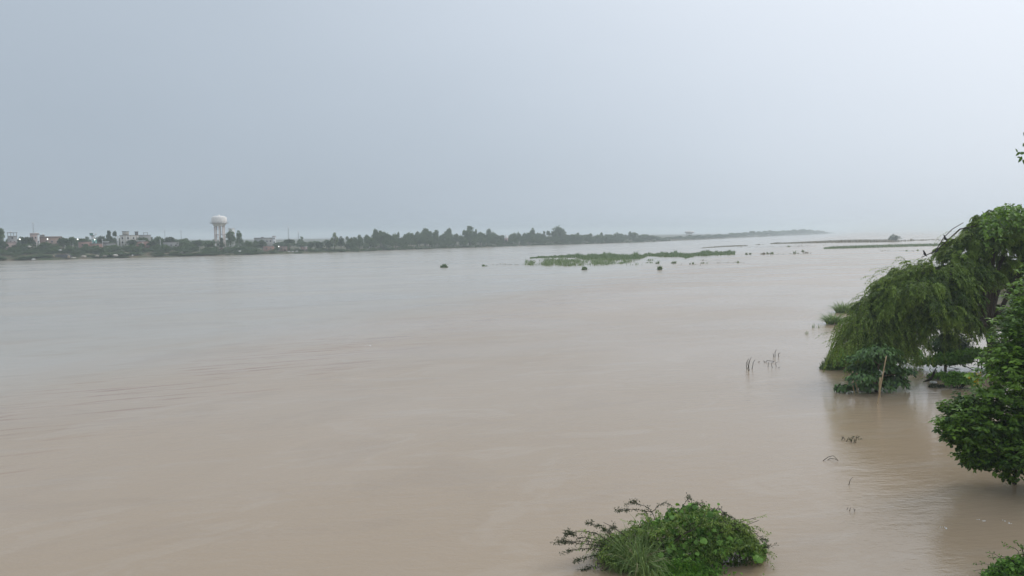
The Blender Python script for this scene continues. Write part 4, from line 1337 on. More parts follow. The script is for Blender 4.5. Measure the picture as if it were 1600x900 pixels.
def crow(label, px, py, y, rz, pitch=.5):
    c = pd(px, py, y)
    mb = MB()
    prof = [(-.24, .012, .05), (-.17, .02, .055), (-.08, .06, .07), (0, .085, .085), (.08, .08, .085), (.14, .055, .058), (.18, .052, .052), (.225, .045, .045), (.25, .02, .02), (.30, .006, .006)]
    zc = [-.03, -.02, 0, .01, .03, .065, .09, .10, .095, .085]
    th = np.linspace(0, 2 * math.pi, 10, endpoint=False)
    V = np.array([(x, w * math.cos(a), z0 + h * math.sin(a)) for (x, h, w), z0 in zip(prof, zc) for a in th])
    i = np.arange(9)[:, None] * 10; j = np.arange(10)[None, :]; j2 = (j + 1) % 10
    mb.add(V, np.stack([i + j, i + j2, i + 10 + j2, i + 10 + j], -1).reshape(-1, 4))
    for s in (-1, 1):
        mb.tube([(0.02, s * .035, -.06), (.03, s * .035, -.19)], .009, 5)
    me = mb.mesh("crow", M['crow'], True)
    o = bpy.data.objects.new("crow", me); COL.objects.link(o)
    o.location = tuple(c); o.rotation_euler = (0, -pitch, rz); o.scale = (1.15,) * 3
    return tag(o, label, "bird", "black birds in the drooping tree")


crow("black bird perched at the tip of the drooping tree's bare branch, lowest of three", 1445, 397, YW - .1, 2.6, .8)
crow("black bird perched right of the lowest one on the drooping tree", 1463.5, 394, YW - .5, .4, .7)
crow("black bird perched highest on the thin bare branch of the drooping tree", 1477, 373, YW - .2, 2.2, .8)


# ================================================================== FLOODED PLANTS AT THE RIGHT
def clump_at(name, label, px, py, w, h, k, mat, width=.6, spread=.5, bend=.3, tone=(.1, .9), cat="grass", flat=.7, group=None):
    c = gp(px, py); s = c[1] / FPX
    mb = MB()
    grass_clump(mb, (c[0], c[1], -.05), k, w * s * .5, h * s * 1.15, width * s, spread, bend, tone, flat)
    return tag(mb.build(name, L[mat], origin=(c[0], c[1], 0)), label, cat, group)


clump_at("grass_clump", "arching grass clump left of the drooping tree, nearer of two, behind the short post", 1302, 506, 20, 24, 700, 'reed', .6, 1.0, .55)
clump_at("grass_clump", "arching grass clump farther out, touching the drooping tree's hanging twigs", 1319, 488, 24, 24, 620, 'reed', .6, .95, .55)
clump_at("reed_clump", "sparse reeds at the left of the nearer grass clump", 1275, 512, 12, 10, 16, 'reed', .7, .15, .15, (0, .5), "reeds")
clump_at("reed_clump", "few thin reeds farthest left, alone in open water", 1261, 522, 8, 9, 9, 'reed', .7, .12, .15, (0, .5), "reeds")
for sub in (0,):
    c = gp(1304, 515); s = c[1] / FPX
    tag(MB().tube([c - (0, 0, .6), c + (.0, 0, 11 * s)], [.05, .045], 7).build("post", M['wet_wood'], origin=tuple(c)), "short dark post in the water below the nearer grass clump", "post")

# tall reed bed under the drooping tree, left of the broad-leaved sapling
c = gp(1322, 576); s = c[1] / FPX
mb = MB()
for q in range(26):
    cc = gp(1292 + q * 2.6 + rng.normal(0, 2), 574 - rng.uniform(0, 9))
    grass_clump(mb, (cc[0], cc[1], -.05), 110, 10 * s, rng.uniform(26, 50) * s * (0.55 if q < 3 else 1), .85 * s, .28, .25, (.1, .95))
for q in range(5):
    cc = gp(1296 + rng.normal(0, 4), 573)
    grass_clump(mb, (cc[0], cc[1], 0), 14, 3 * s, 34 * s, .5 * s, .8, .5, (.5, 1))
t = thing("reed_bed", "tall green reeds standing in water left of the staked sapling", "reeds", tuple(c))
mb.build("blades", L['grass'], t)
k = 2600
px = rng.uniform(1305, 1440, k)
P = np.array([pd(a, np.interp(a, [1305, 1340, 1400, 1440], [548, 540, 534, 548]) + abs(rng.normal(0, 12)), c[1] + rng.uniform(-1.5, 2.5)) for a in px])
P[:, 2] = np.maximum(P[:, 2], .1)
mb = MB(); leafq(mb, P, nrm(rng.normal(0, .6, (k, 3)) + (-.2, -.3, 0)), nrm(rng.normal(0, .4, (k, 3)) + (0, -.3, 1)), .36, .15, rng.uniform(.3, 1, k))
mb.build("leaves", L['vine'], t)
mb = MB(); u = unit(500); u[:, 2] = abs(u[:, 2]); cc = gp(1298, 577)
leafq(mb, cc + u * (16 * s, .5, 6 * s), nrm(rng.normal(0, 1, (500, 3))), u, .25, .09, rng.uniform(0, .6, 500))
mb.build("low_weed", L['grass'], t)

# broad-leaved sapling with stakes
YB = gp(1368, 613)[1]; sbp = YB / FPX
base = gp(1368, 612)
t = thing("broad_leaved_sapling", "dark broad-leaved sapling standing in water among bamboo stakes", "tree", tuple(base))
st = MB(); st.tube([base - (0, 0, .5), pd(1372, 580, YB), pd(1374, 550, YB)], [.12, .09, .04], 7)
lv = MB()
TIER = [(1378, 550, 36, 8), (1356, 560, 28, 8), (1392, 563, 26, 7), (1350, 577, 24, 8), (1378, 576, 36, 10), (1412, 582, 24, 6), (1354, 592, 26, 8), (1388, 593, 34, 8), (1368, 604, 34, 6), (1322, 608, 13, 3), (1402, 600, 22, 5)]
for (px, py, rx, rz_) in TIER:
    cc = pd(px, py, YB + rng.normal(0, .5)); rX = rx * sbp
    st.tube(curve(pd(1372, py + 8, YB), cc, n=4, jit=.05), np.linspace(.05, .02, 4), 5)
    k = int(rx * 10.0)
    th = rng.uniform(0, 6.28, k); rr = np.sqrt(rng.random(k))
    P = cc + np.stack([np.cos(th) * rr * rX, np.sin(th) * rr * rX * .5 + .4, rz_ * sbp * (1 - rr ** 2 * 1.3) * .8 + rng.normal(0, .1, k)], 1)
    P[:, 2] = np.maximum(P[:, 2], rng.uniform(.06, .6, k))
    D = nrm(np.stack([np.cos(th), np.sin(th), -.35 - .5 * rr], 1) + rng.normal(0, .35, (k, 3)))
    N = nrm(np.stack([np.cos(th) * .3, np.sin(th) * .3 - .15, np.ones(k)], 1) + rng.normal(0, .25, (k, 3)))
    leaf6(lv, P, D, N, rng.uniform(.2, .42, k), rng.uniform(.12, .24, k), np.clip(rng.uniform(0, .9, k) + .2 * (py < 570), 0, 1), .1, .25)  # upper tiers get a lighter tone
st.build("trunk", M['bark'], t)
lv.build("crown", L['teak'], t)


def stake(label, a, b, depth, r=.045, mat='bamboo', name="bamboo_stake"):
    """a stake from its foot in the water (pixel a) to its tip (pixel b)"""
    p0 = gp(*a); p1 = pd(*b, p0[1] + depth)
    d = nrm(p1 - p0)
    mb = MB()
    n = 9
    pts = [p0 - d * .5] + [p0 + (p1 - p0) * q / n for q in range(n + 1)]
    mb.tube(pts, r * np.array([1] + [1.0 if q % 3 else 1.18 for q in range(n + 1)]), 7)
    return tag(mb.build(name, M[mat], origin=tuple(p0)), label, "stake", "stakes round the sapling")


stake("long leaning bamboo stake in front of the sapling, tallest of the stakes", (1371, 632), (1385, 556), .3, .035)
stake("short thick pale stake joined to the foot of the tallest one", (1374, 621), (1375.5, 590), 0.05, .07)
stake("leaning bamboo stake at the left side of the sapling, longer of two", (1341.5, 615), (1332, 580), .2, .035)
stake("short bamboo stake at the left side of the sapling, left of the longer one", (1335.5, 616), (1332.5, 602), .1, .032)


def leafy_bush(name, label, px, py, w, h, k, mat, lsz, tone=(0.1, .9), wide=.5, flat=.7, trunk=True, cat="bush"):
    """leaf clumps over a dome; parts crown and stem"""
    c = gp(px, py); s = c[1] / FPX
    t = thing(name, label, cat, tuple(c))
    mb = MB()
    nl = 14
    lc = np.stack([rng.uniform(-.36, .36, nl) * w * s, rng.uniform(-.36, .36, nl) * w * s * flat, rng.uniform(.2, .75, nl) * h * s], 1)
    lc[:, 2] *= 1.15 - 1.3 * np.abs(lc[:, 0] / (w * s))
    lr = rng.uniform(.16, .28, nl)
    wh = rng.integers(0, nl, k)
    u = unit(k); u[:, 2] = np.where(u[:, 2] < -.2, -u[:, 2], u[:, 2])
    P = c + lc[wh] + u * lr[wh][:, None] * (w * s * .8, w * s * .8 * flat, h * s) * rng.uniform(.55, 1.05, (k, 1))
    P[:, 2] = np.maximum(P[:, 2], .04)
    lt = rng.uniform(*tone, nl)
    leaf6(mb, P, nrm(u * .6 + rng.normal(0, .6, (k, 3))), nrm(u + rng.normal(0, .4, (k, 3)) + (0, -.1, .5)), lsz * rng.uniform(.7, 1.3, k), lsz * wide * rng.uniform(.7, 1.3, k), np.clip(lt[wh] * .7 + rng.uniform(0, .3, k), 0, 1))
    mb.build("crown", L[mat], t)
    sm = MB()
    for q in range(7):
        sm.tube(curve(c + (rng.normal(0, .1), rng.normal(0, .1), -.3), c + lc[q], n=4, jit=.04), np.linspace(.05, .015, 4), 5)
    sm.build("stem", M['bark_dark'], t)
    return t


leafy_bush("bush", "bright green bush in the water behind the dark sapling-like tree, right of the staked sapling", 1530, 578, 190, 34, 5200, 'vine', .3, (.0, .7), .5, .35)
leafy_bush("bush", "low bright green bush beside the driftwood", 1494, 606, 52, 26, 1900, 'vine', .24, (.2, .9), .5)
leafy_bush("bush", "small flat bush of leaves trailing left towards the driftwood", 1466, 592, 34, 10, 500, 'vine', .22, (.3, .9), .5)
# small dark tree under the drooping one
c = gp(1478, 572); s = c[1] / FPX
t = thing("small_dark_tree", "small dark tree with a thin trunk beneath the drooping tree", "tree", tuple(c))
MB().tube([c - (0, 0, .3), pd(1477, 555, c[1]), pd(1479, 530, c[1])], [.14, .1, .05], 7).build("trunk", M['bark_dark'], t)
k = 1700; u = unit(k); cc = pd(1482, 537, c[1]); P = cc + u * rng.uniform(.4, 1, (k, 1)) * (36 * s, 28 * s, 17 * s)
mb = MB(); leaf6(mb, P, nrm(u * .4 + rng.normal(0, .5, (k, 3)) + (0, 0, -.5)), nrm(u + (0, 0, .6) + rng.normal(0, .3, (k, 3))), .34, .15, rng.uniform(0, .45, k))
mb.build("crown", L['teak'], t)

# driftwood and scraps
c = gp(1456, 597)
mb = MB(); mb.tube([gp(1443, 597) + (0, 0, .02), gp(1455, 594) + (0, 0, .12), pd(1460, 582, c[1]), pd(1463, 574, c[1] + .2)], [.05, .12, .1, .04], 7)
mb.tube([gp(1455, 594) + (0, 0, .12), pd(1448, 586, c[1] - .3)], [.06, .02], 6)
tag(mb.build("driftwood", M['bark_dark'], origin=tuple(c)), "dark forked driftwood branch sticking out left of the low bush", "driftwood")
c = gp(1458, 598.5); mb = MB(); th = np.linspace(0, math.pi, 6)
mb.lathe([(math.sin(a) * .28, .05 - math.cos(a) * .09) for a in th], 9, (c[0], c[1])); mb.v[0] += rng.normal(0, .02, mb.v[0].shape)
tag(mb.build("white_scrap", M['white'], origin=tuple(c)), "white scrap floating beside the driftwood", "litter")
c = gp(1461, 605); mb = MB(); u = unit(160); u[:, 2] = abs(u[:, 2])
leafq(mb, c + u * (.42, .3, .22), unit(160), u, .16, .08, rng.uniform(0, .3, 160))
tag(mb.build("weed_lump", L['spray'], origin=tuple(c)), "small dark lump of weed afloat below the white scrap", "weed")
c = gp(1472, 604); mb = MB(); u = unit(60); u[:, 2] = abs(u[:, 2])
leafq(mb, c + u * (.25, .2, .1), unit(60), u, .16, .08, rng.uniform(0, .3, 60))
tag(mb.build("weed_lump", L['spray'], origin=tuple(c)), "tiny weed lump right of the larger one, below the low bush", "weed")


def twigset(label, pts, name="water_twigs", r=.012, leaf=0):
    """thin twigs of one drowned plant; pts: list of pixel polylines, first point in the water"""
    c = gp(*pts[0][0])
    t = thing(name, label, "twigs", tuple(c), "drowned twigs in the open water")
    vs = []
    for pl in pts:
        mb = MB()
        p0 = gp(*pl[0]) - (0, 0, .05)
        P = np.array([p0] + [pd(*q, p0[1] + rng.normal(0, .1)) for q in pl[1:]])
        tt_ = np.linspace(0, len(P) - 1, 7)
        Q = np.stack([np.interp(tt_, np.arange(len(P)), P[:, a]) for a in range(3)], 1)
        mb.tube(Q, np.linspace(r, r * .6, 7), 4)
        vs.append(mb.v[0])
        mb.build("stem", M['bark_dark'], t)
    if leaf:
        mb = MB()
        P = np.array([vs[i % len(vs)][rng.integers(8, 28)] for i in range(leaf)])
        leafq(mb, P, unit(leaf), unit(leaf), r * 7, r * 2.5, .2)
        mb.build("leaves", L['spray'], t)
    return t


twigset("thin drowned twigs in open water, leftmost part of the larger set", [[(1167, 577), (1166, 568), (1170, 560)], [(1170, 579), (1170, 566), (1174, 558)], [(1175, 577), (1177, 566), (1180, 562)], [(1168, 576), (1172, 563)], [(1171, 578), (1167, 565)]], r=.03)
twigset("bent dark stick afloat between the drowned twigs", [[(1189, 563), (1196, 564.5), (1204, 566.5)], [(1196, 566), (1193, 563.5)], [(1196, 566), (1198, 563.5), (1210, 564.5)], [(1184, 566), (1187, 564.5)]], "stick", r=.035)
twigset("thin curved stems right of the bent dark stick", [[(1207, 575), (1205, 568), (1210, 564)], [(1213, 573), (1212, 567), (1216, 565)], [(1200, 573), (1201, 566)], [(1215, 575), (1219, 573)]], r=.025)
twigset("pair of short reeds above the bent dark stick", [[(1211, 558), (1211, 551), (1213, 546)], [(1217, 557), (1216, 553), (1219, 551)], [(1209, 558), (1208, 552)]], r=.035)
twigset("tangle of dark twigs in the sapling's reflection, below the stakes", [[(1315, 688), (1317, 682), (1322, 690)], [(1322, 690), (1326, 683), (1330, 690)], [(1330, 691), (1332, 682)], [(1337, 692), (1338, 682), (1340, 684)], [(1336, 691), (1334, 684)], [(1345, 687), (1347, 686)]], r=.022, leaf=30)
twigset("low loop of thin twigs below the dark tangle", [[(1284, 720), (1294, 714), (1302, 712), (1309, 719)], [(1290, 720), (1297, 716), (1304, 717), (1310, 720)]], r=.018)
twigset("single thin upright twig midway down the right water", [[(1326, 758), (1328, 751), (1332, 746)]], r=.018)
twigset("two small forked twigs low in the right water", [[(1320, 796), (1322, 799), (1325, 793)], [(1334, 800), (1336, 796), (1333, 795)], [(1327, 798), (1329, 793)]], r=.016)


# ================================================================== LEAFY TREE AT THE RIGHT EDGE
YR = gp(1585, 757)[1]; sr = YR / FPX
base = gp(1585, 756)
t = thing("leafy_tree", "leafy green tree with dense small leaves at the right edge, standing in the flood", "tree", tuple(base))
tr = MB()
tr.tube([base - (0, 0, .6), pd(1587, 715, YR), pd(1600, 660, YR + .2), pd(1630, 590, YR + .4), pd(1650, 520, YR + .4)], [.09, .085, .08, .07, .04], 8)
tr.tube([gp(1618, 760) - (0, 0, .5), pd(1622, 700, YR), pd(1640, 600, YR)], [.14, .12, .08], 8)
LR = [  # px, py, rx, ry, depth offset, clusters
    (1628, 468, 52, 50, .2, 420), (1600, 522, 50, 44, -.2, 380), (1578, 560, 36, 36, -.4, 200), (1662, 560, 90, 80, .8, 300), (1590, 590, 62, 52, -.6, 420), (1640, 640, 80, 70, .2, 380),
    (1565, 655, 52, 46, -.5, 400), (1520, 668, 38, 32, -.3, 300), (1500, 676, 24, 22, 0, 150), (1590, 700, 62, 40, -.8, 420), (1550, 705, 30, 18, -.3, 120), (1640, 720, 60, 34, -.6, 200), (1519, 710, 16, 9, -.2, 40), (1500, 632, 16, 12, .2, 50), (1535, 628, 26, 20, .4, 120), (1572, 742, 10, 9, -.4, 22)]
for q in range(34):
    e = LR[rng.integers(0, 14)]; a_ = rng.uniform(0, 6.28)
    LR.append((e[0] + math.cos(a_) * e[2] * 1.0, e[1] + math.sin(a_) * e[3] * 1.0, rng.uniform(9, 20), rng.uniform(8, 16), e[4] + rng.normal(0, .5), int(rng.integers(16, 48))))
lv = MB()
for (px, py, rx, ry, dy, k) in LR:
    c = pd(px, py, YR + dy); rX, rZ = rx * sr, ry * sr
    tr.tube(curve(pd(1612, min(py + 40, 720), YR + .1), c, n=5, jit=.06), np.linspace(.045, .015, 5), 5)
    k = int(k * .8); u = unit(k); rad = rng.uniform(.4, 1.12, k)
    C = c + u * rad[:, None] * (rX, rX * .85, rZ)
    C[:, 2] = np.maximum(C[:, 2], .35)
    lt = np.clip(rng.normal(.34, .14) + .25 * u[:, 2] + rng.normal(0, .22, k), 0, 1)  # tone rises towards the upper side of each lobe
    m7 = 8
    Cr = np.repeat(C, m7, 0); n_l = len(Cr)
    th = rng.uniform(0, 6.28, n_l)
    ax = np.repeat(nrm(u + rng.normal(0, .4, (k, 3))), m7, 0)
    D = nrm(np.stack([np.cos(th), np.sin(th), np.zeros(n_l)], 1) + ax * .35 + np.array([0, 0, -.25]) + rng.normal(0, .2, (n_l, 3)))
    N = nrm(np.array([0, -.15, 1.0]) + ax * .5 + rng.normal(0, .3, (n_l, 3)))
    P = Cr + D * .04 + rng.normal(0, .05, (n_l, 3))
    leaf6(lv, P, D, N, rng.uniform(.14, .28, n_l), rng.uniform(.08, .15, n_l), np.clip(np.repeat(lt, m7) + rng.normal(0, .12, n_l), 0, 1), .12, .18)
# a few fallen leaves hang yellow at the inner edge
tr.build("trunk", M['bark_dark'], t)
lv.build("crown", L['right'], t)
yl = MB(); k = 34
c = pd(1526, 592, YR + 1.4); P = c + rng.normal(0, 1, (k, 3)) * (.16, .1, .2)
leaf6(yl, P, unit(k), unit(k), .17, .09, rng.random(k))
yl.build("yellow_leaves", L['yellow'], t)
yb = MB(); yb.tube(curve(pd(1560, 620, YR + .6), c, n=4), [.02, .016, .012, .01], 5); yb.build("yellow_twig", M['bark'], t)

# sprig hanging in from a tree beyond the right edge
YS = 24.0; ss_ = YS / FPX
foot = np.array([29.5, 30.5, 0.0])
t = thing("edge_tree", "tree beyond the right edge, only a hanging sprig of dark leaves showing in the sky", "tree", tuple(foot))
tip = pd(1594, 240, YS)
tr = MB(); hub = foot + (0, 0, 13.5)
tr.tube([foot - (0, 0, 1), foot + (.2, 0, 5), foot + (-.2, 0, 9), hub], [.34, .3, .24, .12], 9)
bn = np.array([foot + (-.1, 0, 10), foot + (-5.5, -2.5, 14.6), tip + (1.6, .6, .35), tip + (.35, .1, .12), tip])
tr.tube(bn, [.12, .05, .02, .012, .006], 6)
LE = [hub + np.array(q) for q in ((-1.5, -2.5, -.5), (2, -2, .5), (2.5, 2.5, 0), (-1, 2, 1.5), (0, 0, 3), (-2.5, -.2, -2.5), (1, -3, -3), (0.5, 1.5, -3.5))]  # unseen crown, widened and placed to shade the water
lv = MB()
for e in LE:
    tr.tube(curve(foot + (0, 0, rng.uniform(7, 11)), e, n=5, jit=.15), [.12, .09, .07, .05, .03], 6)
    k = 2600; u = unit(k)
    leaf6(lv, e + u * rng.uniform(.5, 1, (k, 1)) * (3.0, 3.0, 2.6), nrm(rng.normal(0, .6, (k, 3)) + (0, 0, -.4)), nrm(rng.normal(0, .5, (k, 3)) + (0, 0, 1)), .3, .16, rng.random(k))
k = 420; f_ = rng.uniform(0, 1.9, k)                     # leaves along the branch that carries the sprig
P = np.stack([np.interp(f_, [0, 1, 2], bn[:3, a_]) for a_ in range(3)], 1) + rng.normal(0, .16, (k, 3)) * (.6, 1, 1)
leaf6(lv, P, nrm(rng.normal(0, .6, (k, 3)) + (0, 0, -.4)), nrm(rng.normal(0, .5, (k, 3)) + (0, 0, 1)), .17, .09, rng.random(k))
tr.build("trunk", M['bark_dark'], t)
lv.build("crown", L['right'], t)
for (px, py, dx, dz, sz) in ((1589, 236, -.35, .9, 5), (1592, 239, -.5, -.6, 6), (1596, 239.5, .9, .1, 7), (1595, 248, -.4, -1, 8), (1599, 252, .5, -.8, 7), (1599, 227, .2, 1, 5), (1593, 246, -.9, .2, 4), (1600, 209, .3, -1, 5)):
    P = pd(px, py, YS + rng.normal(0, .05))[None]
    mb = MB(); leaf6(mb, P - np.array([[dx, 0, dz]]) * ss_ * sz * .5, np.array([[dx, .1, dz]]), np.array([[.3, -1, .2]]), sz * ss_ * 1.4, sz * ss_ * .75, .25, .1, .1)
    mb.build("leaf", L['right'], t)


# ================================================================== DROWNED SHRUB IN THE FOREGROUND
mc = gp(1040, 872); ms = mc[1] / FPX
mound = thing("drowned_shrub", "half-drowned shrub overgrown with vines and grass, alone in the near water", "shrub", tuple(mc))


def mp(px, py, dy=0.0):
    """a point over the shrub, at its depth plus dy"""
    return pd(px, py, mc[1] + dy)


# thorny branches with small dark leaflets
brm, spr = MB(), MB()


def spray(path, dens=26, r=.016, lsz=.10, side=True):
    P = np.array(path); tt_ = np.linspace(0, len(P) - 1, 12)
    Q = np.stack([np.interp(tt_, np.arange(len(P)), P[:, a]) for a in range(3)], 1) + rng.normal(0, .012, (12, 3))
    brm.tube(Q, np.linspace(r, r * .45, 12), 5)
    k = int(dens * np.linalg.norm(np.diff(P, axis=0), axis=1).sum())
    s = rng.uniform(.15, 1, k) * 11
    B = np.stack([np.interp(s, np.arange(12), Q[:, a]) for a in range(3)], 1)
    T = nrm(np.gradient(Q, axis=0))[np.minimum(s.astype(int), 11)]
    for rep in range(3):
        D = nrm(T * .3 + rng.normal(0, .6, (k, 3)) + (0, 0, -.25))
        leafq(spr, B + D * .03 * rep + rng.normal(0, .015, (k, 3)), D, unit(k), lsz * rng.uniform(.6, 1.3, k), lsz * .42, rng.uniform(0, 1, k))


root = mp(1010, 880)
LB = [
    [mp(1024, 812), mp(1019, 800, .1), mp(1010, 792, .1), mp(995, 787, .2), mp(984, 784, .2)],
    [mp(1019, 800, .1), mp(1003, 797, 0), mp(985, 796, 0), mp(964, 797.5, -.1)],
    [mp(1019, 800, .1), mp(1026, 793, .2), mp(1038, 785, .2), mp(1048, 789, .2), mp(1050, 798, .2)],
    [mp(990, 850), mp(950, 832, .2), mp(940, 822, .3), mp(930, 820, .3), mp(918, 816, .3)],
    [mp(960, 850), mp(935, 834), mp(915, 830), mp(893, 832), mp(884, 838)],
    [mp(960, 855), mp(930, 842, -.1), mp(900, 838, -.1), mp(888, 829, -.1)],
    [mp(965, 858), mp(930, 846, -.2), mp(895, 846, -.2), mp(872, 848, -.2)],
    [mp(965, 858), mp(935, 852, -.3), mp(910, 850, -.3), mp(880, 846, -.3)],
    [mp(960, 862), mp(932, 858, -.4), mp(905, 857, -.4), mp(888, 860, -.4)],
    [mp(970, 868), mp(935, 866, -.6), mp(912, 872, -.6), mp(897, 876, -.7)],
    [mp(970, 872), mp(945, 878, -.7), mp(930, 884, -.8), mp(915, 890, -.9)],
    [mp(985, 872), mp(960, 884, -.8), mp(940, 893, -1), mp(925, 899, -1)],
    [mp(945, 845), mp(946, 830), mp(944, 826)],
    [mp(985, 860), mp(955, 840), mp(952, 826), mp(962, 821)],
    # right-hand side
    [mp(1100, 805), mp(1110, 795, .2), mp(1125, 795, .3), mp(1135, 804, .3)],
    [mp(1110, 815), mp(1130, 802, .2), mp(1145, 808, .2), mp(1158, 820, .2), mp(1165, 822, .2)],
    [mp(1130, 815), mp(1150, 818, .1), mp(1170, 825, .1), mp(1185, 838, .1), mp(1199, 844, .1)],
    [mp(1140, 825), mp(1165, 832), mp(1180, 848), mp(1192, 856), mp(1196, 852)],
    [mp(1150, 840), mp(1172, 852, -.1), mp(1190, 868, -.1), mp(1206, 880, -.1)],
    [mp(1140, 850), mp(1155, 862, -.3), mp(1166, 878, -.3), mp(1180, 889, -.3)],
    [mp(1130, 850), mp(1145, 872, -.4), mp(1153, 886, -.4)],
    [mp(1100, 868), mp(1125, 880, -.6), mp(1140, 886, -.6), mp(1152, 884, -.6)],
    [mp(1085, 872), mp(1105, 882, -.8), mp(1120, 884, -.8), mp(1135, 891, -.8)],
    [mp(1160, 845), mp(1178, 842, 0), mp(1188, 860, 0)],
    [mp(1060, 800), mp(1072, 784, .2), mp(1076, 777, .2)],
    [mp(1075, 800), mp(1083, 788, .1), mp(1092, 787, .1)],
]
for path in LB:
    spray(path, 30 if path[-1][0] < mc[0] else 20, .014, .075)
    for q in range(2):
        a, b_ = path[-2], path[-1]
        f = rng.uniform(.1, .8); s0 = a * (1 - f) + b_ * f
        spray([s0, s0 + (b_ - a) * .35 + rng.normal(0, .08, 3) * (1, 1, .5), s0 + (b_ - a) * .6 + rng.normal(0, .14, 3) * (1, 1, .5)], 34, .007, .07)
for q in range(34):
    e = mp(rng.uniform(940, 1190), rng.uniform(800, 880), rng.uniform(-.8, .9))
    e[2] = max(e[2], .1)
    brm.tube(curve(root + (rng.normal(0, .5), rng.normal(0, .3), -.2), e, n=6, jit=.05, up=.2), np.linspace(.03, .008, 6), 5)
spray_o = spr.build("leaflets", L['spray'], mound)
brm.build("branches", M['bark_dark'], mound, kind="stuff")

# feathery green body
TOPX = np.array([885, 930, 965, 990, 1010, 1035, 1060, 1078, 1100, 1115, 1130, 1150, 1170, 1188, 1200])
TOPY = np.array([858, 842, 834, 818, 812, 808, 796, 786, 790, 800, 803, 812, 830, 858, 878])
BOTX = np.array([885, 930, 975, 1000, 1090, 1150, 1200])
BOTY = np.array([866, 885, 905, 915, 905, 868, 884])
bod = MB()
k = 15000
px = rng.uniform(940, 1182, k)
ty = np.interp(px, TOPX, TOPY); by = np.interp(px, [940, 1000, 1090, 1110, 1150, 1182], [872, 900, 895, 880, 858, 848])
f = rng.random(k)
py = ty + 2 + f * np.maximum(by - ty - 2, 3)
dyv = .95 - 2.0 * f + rng.normal(0, .18, k)             # the dome comes forward as it goes down
P = np.array([mp(a, b, c_) for a, b, c_ in zip(px, py, dyv)])
P[:, 2] = np.maximum(P[:, 2], .03)
D = nrm(rng.normal(0, .6, (k, 3)) + np.array([0, -.15, -.5]))
N = nrm(rng.normal(0, .5, (k, 3)) + np.array([0, -.5, .8]))
leafq(bod, P, D, N, rng.uniform(.10, .26, k), rng.uniform(.02, .06, k), np.clip(rng.normal(.3, .22, k), 0, 1))
bod.build("foliage", L['weep'], mound)

# vine: small leaves as one mass, the large ones one by one
vm = MB()
VPATCH = [(1085, 800, 16, 12, 90), (1060, 806, 16, 8, 60), (1020, 818, 16, 7, 50), (1100, 822, 14, 12, 80), (1085, 838, 16, 14, 90), (1120, 836, 18, 8, 90), (1150, 845, 16, 8, 90), (1172, 856, 12, 7, 70), (1185, 868, 7, 5, 30), (1100, 862, 12, 12, 60), (1055, 865, 14, 10, 60), (1048, 852, 10, 8, 40), (1030, 880, 16, 10, 70), (1130, 858, 10, 8, 40), (1040, 822, 14, 6, 40), (1105, 805, 10, 8, 50)]


def vine_pt(px, py):
    ty = np.interp(px, TOPX, TOPY); by = np.interp(px, BOTX, BOTY)
    f = np.clip((py - ty) / max(by - ty, 4), 0, 1)
    p = mp(px, py, .85 - 2.15 * f + rng.normal(0, .08))
    p[2] = max(p[2], .06)
    return p


P = []
for (px, py, sx, sy, k) in VPATCH:
    for q in range(int(k * 1.7)):
        P.append(vine_pt(px + rng.normal(0, sx * .8), max(py + rng.normal(0, sy * .8), 786)))
P = np.array(P); k = len(P)
leaf6(vm, P, nrm(rng.normal(0, .5, (k, 3)) + (0, -.45, -.45)), nrm(rng.normal(0, .35, (k, 3)) + (0, -.6, .75)), rng.uniform(.09, .17, k), rng.uniform(.09, .15, k), np.clip(rng.normal(.45, .25, k), 0, 1), .1, .12)
vm.build("creeper", L['vine'], mound)
hb = MB()                                                 # bright low herb at the front foot
k = 3000
px = rng.normal(1062, 30, k); py = 889 + rng.normal(0, 8, k) + np.abs(rng.normal(0, 4, k))
P = np.array([mp(a, min(b, 930), -1.15 - (b - 885) * .018) for a, b in zip(px, py)]); P[:, 2] = np.clip(P[:, 2], .03, .7)
leaf6(hb, P, nrm(rng.normal(0, .5, (k, 3)) + (0, -.3, .1)), nrm(rng.normal(0, .4, (k, 3)) + (0, -.3, 1)), rng.uniform(.07, .14, k), rng.uniform(.04, .08, k), np.clip(rng.normal(.6, .25, k), 0, 1))
hb.build("low_herb", L['vine'], mound)

sh, shs = MB(), MB()                                      # loose shoots breaking the outline
k = 150
px = rng.uniform(935, 1190, k)
S = np.array([mp(a, np.interp(a, TOPX, TOPY) + rng.uniform(2, 34), rng.uniform(-.7, .7)) for a in px]); S[:, 2] = np.maximum(S[:, 2], .12)
O = nrm(np.stack([(px - 1060) / 160 + rng.normal(0, .5, k), rng.normal(-.3, .5, k), rng.uniform(0, .4, k)], 1))
droop_twigs(sh, shs, S, O, rng.uniform(.4, 1.15, k), rng.uniform(.1, .9, k), rng.uniform(.3, 1.2, k), 22, .12, np.clip(rng.normal(.5, .2, k), 0, 1), .012, .2)
k = 900                                                   # dark leaves hanging to the water at the right
px = rng.uniform(1085, 1175, k)
P = np.array([mp(a, rng.uniform(848, 884), rng.uniform(-.9, -.2)) for a in px]); P[:, 2] = np.maximum(P[:, 2], .03)
leafq(sh, P, nrm(rng.normal(0, .6, (k, 3)) + (0, 0, -.6)), unit(k), .16, .05, rng.uniform(0, .4, k))
sh.build("shoots", L['weep'], mound, kind="stuff")
shs.build("shoot_stems", M['bark'], mound, kind="stuff")

